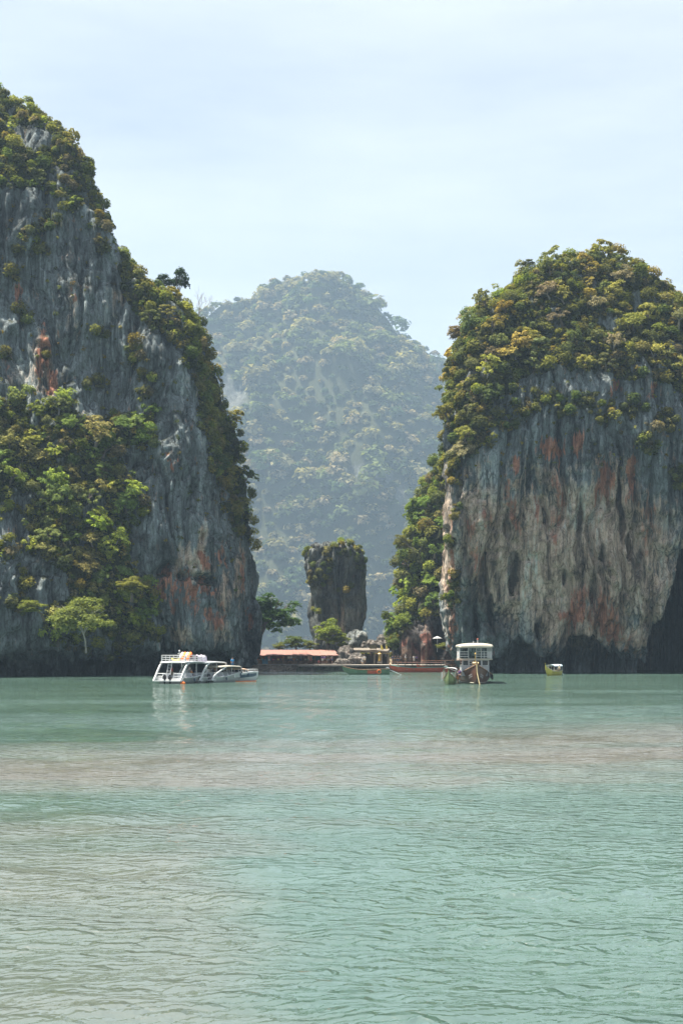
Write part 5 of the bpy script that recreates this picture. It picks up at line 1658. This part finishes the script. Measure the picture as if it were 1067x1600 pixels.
# lower cabin
cb = MB()
cb.loft([[(4.3, -1.85, 1.0), (4.3, -1.85, 2.2), (4.3, 1.85, 2.2), (4.3, 1.85, 1.0)], [(4.75, -1.7, 1.0), (4.55, -1.7, 2.35), (4.55, 1.7, 2.35), (4.75, 1.7, 1.0)]], caps=False)
cb.box((0.2, 0, 1.72), (8.6, 3.7, 1.42)); cb.build('cabin', M_GREYW, sp)
for y in (-1.3, -.45, .45, 1.3):
    w_ = MB(); w_.box((4.48, y, 2.78), (.05, .62, .62)); w_.build('window', M_GLASS, sp)
fr = MB()
for y in (-1.75, -.88, 0, .88, 1.75):
    fr.box((4.5, y, 2.78), (.1, .14, .8))
fr.box((4.5, 0, 2.42), (.1, 3.6, .1)); fr.box((4.5, 0, 3.14), (.1, 3.6, .1)); fr.build('window_frame', M_WHITE, sp)
for sd in (-1, 1):
    w_ = MB(); w_.box((.2, sd * 1.8, 2.78), (8.3, .05, .66)); w_.build('side_window', M_GLASS, sp)
for y in (-.55, .55):
    d_ = MB()
    for k in range(3): d_.box((4.8, y, 1.55 + .3 * k), (.06, .7, .12))
    d_.build('vent_slat', M_NAVY, sp)
# upper deck and roof
ud = MB(); ud.box((-.6, 0, 3.28), (11.6, 4.5, .16)); ud.build('upper_deck', M_CREAM, sp)
aw = MB(); aw.slab([(5.3, -2.55, 3.18), (3.0, -2.55, 3.2), (3.0, -.9, 3.24), (5.3, -.9, 3.22)], .07); aw.build('side_awning', plain('pinkish_awning', (.40, .27, .22)), sp)
rail(sp, [(-6.2, -2.15), (5.1, -2.15), (5.1, -.95)], 3.36, 4.3, M_STEEL, 3, .035)
rail(sp, [(5.1, .1), (5.1, 2.15), (-6.2, 2.15)], 3.36, 4.3, M_STEEL, 3, .035)
posts(sp, [5.1, 2.2, -.7, -3.6, -6.2], (-2.15, 2.15), 3.3, 4.95, M_WHITE, .055)
posts(sp, [5.1], (-.95, .1, .75), 1.9, 4.95, M_WHITE, .05)
ld = MB()
for k in range(6): ld.box((5.2 + .02 * k, -.42, 2.0 + .24 * k), (.06, .95, .05))
ld.build('ladder_rung', M_WHITE, sp)
rf = MB()
secs_r = []
for x, sc_, dz in ((5.95, .86, -.12), (5.7, .96, 0), (4.5, 1, .05), (-6, 1, .05), (-6.9, .95, -.05)):
    ring = [(x, 2.4 * sc_ * y, 4.92 + dz + z) for y, z in ((-1, 0), (-1, .12), (-.93, .3), (-.7, .42), (-.3, .5), (.3, .5), (.7, .42), (.93, .3), (1, .12), (1, 0))]
    secs_r.append(ring)
rf.loft(secs_r, closed=True, caps=True); rf.build('roof', M_CREAM, sp, True)
mp_ = MB(); mp_.tube([(5.3, -.3, 4.9), (5.3, -.3, 5.75)], .05, 6); mp_.tube([(3.0, .35, 5.4), (3.0, .35, 5.95)], .04, 6); mp_.build('mast', M_WHITE, sp)
lg = MB(); lg.tube([(3.0, .35, 5.95), (3.0, .35, 6.05), (3.0, .35, 6.12)], [.09, .1, .03], 8); lg.build('mast_light', M_REDH, sp)
for (y0, z0, z1, m_, nm) in ((-2.3, 3.3, 4.55, M_ORANGE, 'hanging_life_vest'), (2.3, 3.85, 4.4, M_PINK, 'hanging_cloth')):
    for k in range(3 if y0 < 0 else 1):
        f = MB(); x = 4.9 - .35 * k
        h = (z1 - z0) / (3 if y0 < 0 else 1)
        f.loft([[(x - .2, y0 - .12, z0 + h * k), (x + .2, y0 - .18, z0 + h * k)], [(x - .26, y0, z0 + h * (k + .5)), (x + .26, y0 - .02, z0 + h * (k + .5))], [(x - .18, y0 + .1, z0 + h * (k + 1.05)), (x + .2, y0 + .08, z0 + h * (k + 1.0))]])
        f.add([(x - .2, y0 + .15, z0 + h * k), (x + .2, y0 + .15, z0 + h * k), (x + .2, y0 + .22, z0 + h * (k + 1)), (x - .2, y0 + .22, z0 + h * (k + 1))], [(0, 1, 2, 3)])
        f.build(nm, m_, sp)
gd = MB()
for k in range(5):
    gd.tube([(6.4, -.42 + .17 * k, 2.6), (6.5, -.4 + .17 * k, 2.78), (6.4, -.38 + .17 * k, 2.95)], [.06, .11, .04], 7)
gd.box((6.35, -.1, 2.58), (.2, .85, .08)); gd.build('bow_garland', M_GOLD, sp)
gp = MB(); gp.tube([(6.35, -.1, 1.9), (6.35, -.1, 4.0)], .05, 6); gp.tube([(6.35, -.1, 4.0), (6.35, -.1, 4.2)], [.14, .02], 6); gp.build('prow_staff', M_GOLD, sp)
rp = MB(); b0 = secs[-1][-1]; rp.tube([(b0[0] + .15, 0, b0[2] + .1), (b0[0] + .28, .05, 1.5), (b0[0] + .55, .22, .6), (b0[0] + .9, .45, -.4)], .06, 6); rp.build('mooring_rope', M_ROPE, sp)
for k in range(4):
    q = secs[20 - 3 * k][-1]
    ring_buoy(sp, (q[0], q[1] + .1, q[2] - .38), M_BLACK, .3, 'y', 'tyre_fender')
# crew on the brown boat's side
BY = 172.2
person((X_(722, 176.5), 176.5, 1.0), 'stand', BLK, NVY, 'crewman in black at the side rail of the brown boat', 1.2)
person((X_(717.5, 171.5), 171.5, .35), 'stand', PUR, NVY, 'person in a purple shirt standing between the olive boat and the brown boat', -.6)
person((X_(714.5, 170.4), 170.4, .1), 'bent', GRY, ORG, 'person in grey stooping between the olive boat and the brown boat', 1.1)

# ---- white power catamarans and speedboats rafted under the tall cliff
def power_boat(px, Y, heading, L_, W_, label, roof_z=2.7, fly=False, stripe=None, motors=2, roof_m=M_WHITE, roof_span=(-.36, .22), low=0.55, arch=True):
    """x towards the bow; the stern platform is at -L/2"""
    o = empty('speedboat', (X_(px, Y), Y, 0), heading, label=label, cat='boat')
    sheer = lambda t: .78 + .62 * sstep(.12, .85, t)
    keel = lambda t: -.35 + .95 * max(0, (t - .8) / .2) ** 2
    secs = hull_sections(L_, W_, sheer, keel, 18, .58, .06, .96, .12)
    build_hull(o, secs, M_WHITE, 'hull', .62, M_GREYW, M_STEEL, .05)
    if stripe is not None:
        for sd in (0, -1):
            b_ = MB(); i2 = 1 if sd == 0 else -2
            off = Vector((0, -.03 if sd == 0 else .03, 0))
            b_.loft([[Vector(q[sd]).lerp(Vector(q[i2]), .35) + off, Vector(q[sd]).lerp(Vector(q[i2]), 1.0) + off] for q in secs[1:-1]]); b_.build('hull_stripe', stripe, o)
    fd = MB(); fd.loft([[(x, -W_ * w_ / 2, 1.05 + z), (x, 0, 1.16 + z), (x, W_ * w_ / 2, 1.05 + z)] for x, w_, z in ((L_ * .14, .92, 0), (L_ * .28, .8, .1), (L_ * .40, .45, .2), (L_ * .49, .1, .28))]); fd.build('foredeck', M_WHITE, o)
    pf = MB(); pf.box((-L_ / 2 - .35, 0, .38), (1.0, W_ * .96, .14)); pf.build('swim_platform', M_WHITE, o)
    x0, x1 = roof_span[0] * L_, roof_span[1] * L_
    r_ = MB()
    rs_ = []
    for x, w_, dz in ((x0 - .25, .8, .0), (x0, .93, .04), ((x0 + x1) / 2, .95, .1), (x1, .86, .0), (x1 + .7, .62, -.2)):
        rs_.append([(x, W_ * w_ / 2 * y, roof_z + dz + z) for y, z in ((-1, -.1), (-1, .02), (-.8, .1), (0, .15), (.8, .1), (1, .02), (1, -.1))])
    r_.loft(rs_, closed=True, caps=True); r_.build('hard_top', roof_m, o, True)
    if arch:
        for sd in (-1, 1):                                                  # swept arch from the transom up to the roof
            a_ = MB()
            y = sd * W_ * .46
            pts = [(-L_ / 2 - .7, .42), (-L_ / 2 - .25, .95), (-L_ / 2 + .25, roof_z * .58), (x0 + .15, roof_z - .25), (x0 + .8, roof_z)]
            a_.loft([[(x - .16, y - .08, z), (x + .16, y - .08, z - .05), (x + .16, y + .08, z - .05), (x - .16, y + .08, z)] for x, z in pts], True, True)
            a_.build('arch', M_WHITE, o)
    posts(o, [x0 + (x1 - x0) * k / 2 for k in (1, 2)], (-W_ * .44, W_ * .44), .9, roof_z, M_WHITE, .05)
    ws = MB(); ws.loft([[(x1 + .75, -W_ * .38, 1.15), (x1 + .75, W_ * .38, 1.15)], [(x1 + .1, -W_ * .36, roof_z - .1), (x1 + .1, W_ * .36, roof_z - .1)]]); ws.build('windscreen', M_GLASS, o)
    for k in range(4):
        b_ = MB(); x = x0 + .5 + (x1 - x0 - 1.2) * k / 3
        for sd in (-1, 1):
            b_.box((x, sd * W_ * .27, .86), (.5, W_ * .3, .4)); b_.box((x - .22, sd * W_ * .27, 1.2), (.1, W_ * .3, .4))
        b_.build('seat_row', (M_GREYW, M_WHITE)[k % 2], o)
    cs = MB(); cs.box((x1 - .5, W_ * .2, 1.2), (.6, .8, 1.1)); cs.build('helm_console', M_WHITE, o)
    for sd in (-1, 1):
        rail(o, [(-L_ / 2 + .05, sd * W_ * .47), (-L_ / 2 + .05, sd * W_ * .14)], .62, 1.35, M_WHITE, 2, .05, 'stern_rail')
    rail(o, [(L_ * .2, -W_ * .40), (L_ * .38, -W_ * .27), (L_ * .49, 0), (L_ * .38, W_ * .27), (L_ * .2, W_ * .40)], 1.2, 1.75, M_STEEL, 2, .03, 'bow_rail')
    for k in range(motors):
        outboard(o, -L_ / 2 - .5, (k - (motors - 1) / 2) * .85)
    for k in range(3):
        q = secs[5 + 4 * k][0]
        f = MB(); f.tube([(q[0], q[1] - .1, q[2] - .55), (q[0], q[1] - .12, q[2] - .4), (q[0], q[1] - .1, q[2] - .1)], [.06, .13, .06], 7); f.build('fender', (M_NAVY, M_WHITE)[k % 2], o)
    if fly:
        rail(o, [(x0 + .1, -W_ * .4), (x0 + .1, W_ * .4)], roof_z + .1, roof_z + .95, M_WHITE, 3, .045, 'fly_rail')
        for sd in (-1, 1):
            rail(o, [(x0 + .1, sd * W_ * .42), (x1 - .2, sd * W_ * .42)], roof_z + .1, roof_z + .95, M_WHITE, 3, .045, 'fly_rail')
        ms = MB(); ms.tube([(x0 + 1.6, 0, roof_z), (x0 + 1.6, 0, roof_z + 1.5)], .06, 6); ms.tube([(x0 + 1.6, -.25, roof_z + 1.2), (x0 + 1.6, .25, roof_z + 1.2)], .04, 5)
        ms.tube([(x0 + 1.6, 0, roof_z + 1.5), (x0 + 1.6, 0, roof_z + 1.58), (x0 + 1.6, 0, roof_z + 1.7)], [.12, .13, .04], 8); ms.build('mast', M_WHITE, o)
        ld_ = MB()
        for sd in (-.28, .28):
            ld_.tube([(x0 - .5, .55 + sd, .65), (x0 + .25, .55 + sd, roof_z + .3)], .045, 5)
        for k in range(6):
            f = k / 6 + .08
            ld_.box((x0 - .5 + .75 * f, .55, .65 + (roof_z - .35) * f), (.12, .56, .05))
        ld_.build('stair', M_WHITE, o)
    return o
HD = R(66)                                                             # bows point away and to the right
b1 = power_boat(293, 176.5, HD, 9.2, 4.5, 'largest white motor catamaran with a railed upper deck under the tall cliff', 2.85, True, None, 2, M_WHITE, (-.40, .20))
b2 = power_boat(325, 180.5, R(66), 9.2, 4.0, 'white hard-topped speedboat rafted right beside the largest catamaran', 2.75, False, None, 2, M_WHITE, (-.38, .24))
b3 = power_boat(350, 182.0, R(62), 9.0, 3.3, 'smaller white speedboat rafted third from the catamaran', 2.15, False, None, 3, M_CREAM, (-.30, .26))
b4 = power_boat(369, 184.5, R(25), 6.8, 2.6, 'small white speedboat with a dark stripe and orange keel nearest the stalls', 1.75, False, M_NAVY, 2, plain('peach_canvas', (.44, .30, .22)), (-.36, .16), arch=False)
kb = MB(); kb.loft([[(x, -1.36 * w_, .12), (x, -1.34 * w_, -.05)] for x, w_ in ((-3.2, .92), (-1, .98), (.8, .96), (2.0, .72), (3.0, .3))]); kb.build('keel_band', M_ORANGE, b4)
# gear on the catamaran's upper deck
def on_boat(b, x, y, z):
    return b.matrix_basis @ Vector((x, y, z))
bpy.context.view_layer.update()
def slide(loc, rz, label, m1, m2):
    o = empty('inflatable_slide', loc, rz, label=label, cat='inflatable')
    for k in range(4):
        mb_ = MB(); mb_.tube([(-1.0, -.55 + .37 * k, .2), (0, -.55 + .37 * k, .75), (.7, -.55 + .37 * k, 1.05), (1.1, -.55 + .37 * k, .5)], [.2, .22, .24, .18], 8)
        mb_.build('tube', (m1, m2)[k % 2], o, True)
    return o
slide(on_boat(b1, -.2, .2, 3.0), HD + .3, 'orange and white inflatable slide on the catamaran upper deck', M_ORANGE, M_WHITE)
def kayak(loc, rz, label, m):
    o = empty('kayak', loc, rz, label=label, cat='kayak')
    mb_ = MB(); secs_ = hull_sections(3.2, .7, lambda t: .32 + .1 * abs(2 * t - 1) ** 3, lambda t: .02 + .2 * abs(2 * t - 1) ** 4, 10, .5, .1, .15, .1, 7)
    mb_.loft(secs_); mb_.loft([[q[0], (q[3][0], 0, q[0][2] - .05), q[-1]] for q in secs_]); mb_.build('hull', m, o, True)
    mb_ = MB(); mb_.box((0, 0, .3), (.5, .42, .12)); mb_.box((-.28, 0, .42), (.08, .42, .3)); mb_.build('seat', M_BLACK, o)
kayak(on_boat(b1, -1.6, .9, 2.98), HD + .9, 'yellow kayak on the catamaran upper deck left of the slide', M_YELLOW)
def covered_raft(loc, rz, label):
    o = empty('deck_cover', loc, rz, label=label, cat='canvas cover')
    mb_ = MB(); mb_.loft([[(x, -.9, 0), (x, -.85, .7 + .06 * math.sin(4 * x)), (x, 0, .9 + .05 * math.cos(5 * x)), (x, .85, .7), (x, .9, 0)] for x in (-1.2, -.6, 0, .6, 1.2)]); mb_.build('canvas', M_LILAC, o, True)
covered_raft(on_boat(b1, 1.6, -.6, 2.95), HD, 'lilac canvas cover on the bow end of the catamaran upper deck')
bu = empty('mooring_buoy', (X_(288.5, 173), 171.2, .05), label='orange mooring buoy floating at the catamaran stern', cat='buoy')
mb = MB(); mb.tube([(0, 0, -.3), (0, 0, -.18), (0, 0, .02), (0, 0, .2), (0, 0, .3)], [.1, .3, .38, .27, .08], 12); mb.build('float', M_ORANGE, bu, True)
mb = MB(); mb.tube([(0, 0, .28), (0, 0, .42)], .05, 6); mb.build('eye', M_STEEL, bu)
person(on_boat(b4, -.4, .4, 1.78), 'stand', (.02, .22, .48), (.02, .10, .22), 'person in bright blue standing on the small striped speedboat', .4)
person(on_boat(b1, -2.6, .9, .62), 'stand', RED_, KHK, 'person in red on the aft deck of the largest catamaran', HD)
person(on_boat(b1, -.6, -1.0, .62), 'sit', ORG, NVY, 'person in orange sitting inside the largest catamaran', HD)
person(on_boat(b2, -2.4, .6, .62), 'stand', BLK, NVY, 'person in black on the aft deck of the second white boat', HD + 1)
person(on_boat(b3, -1.6, .3, .62), 'stand', ORG, BLK, 'person in orange on the third white boat', HD - 1)
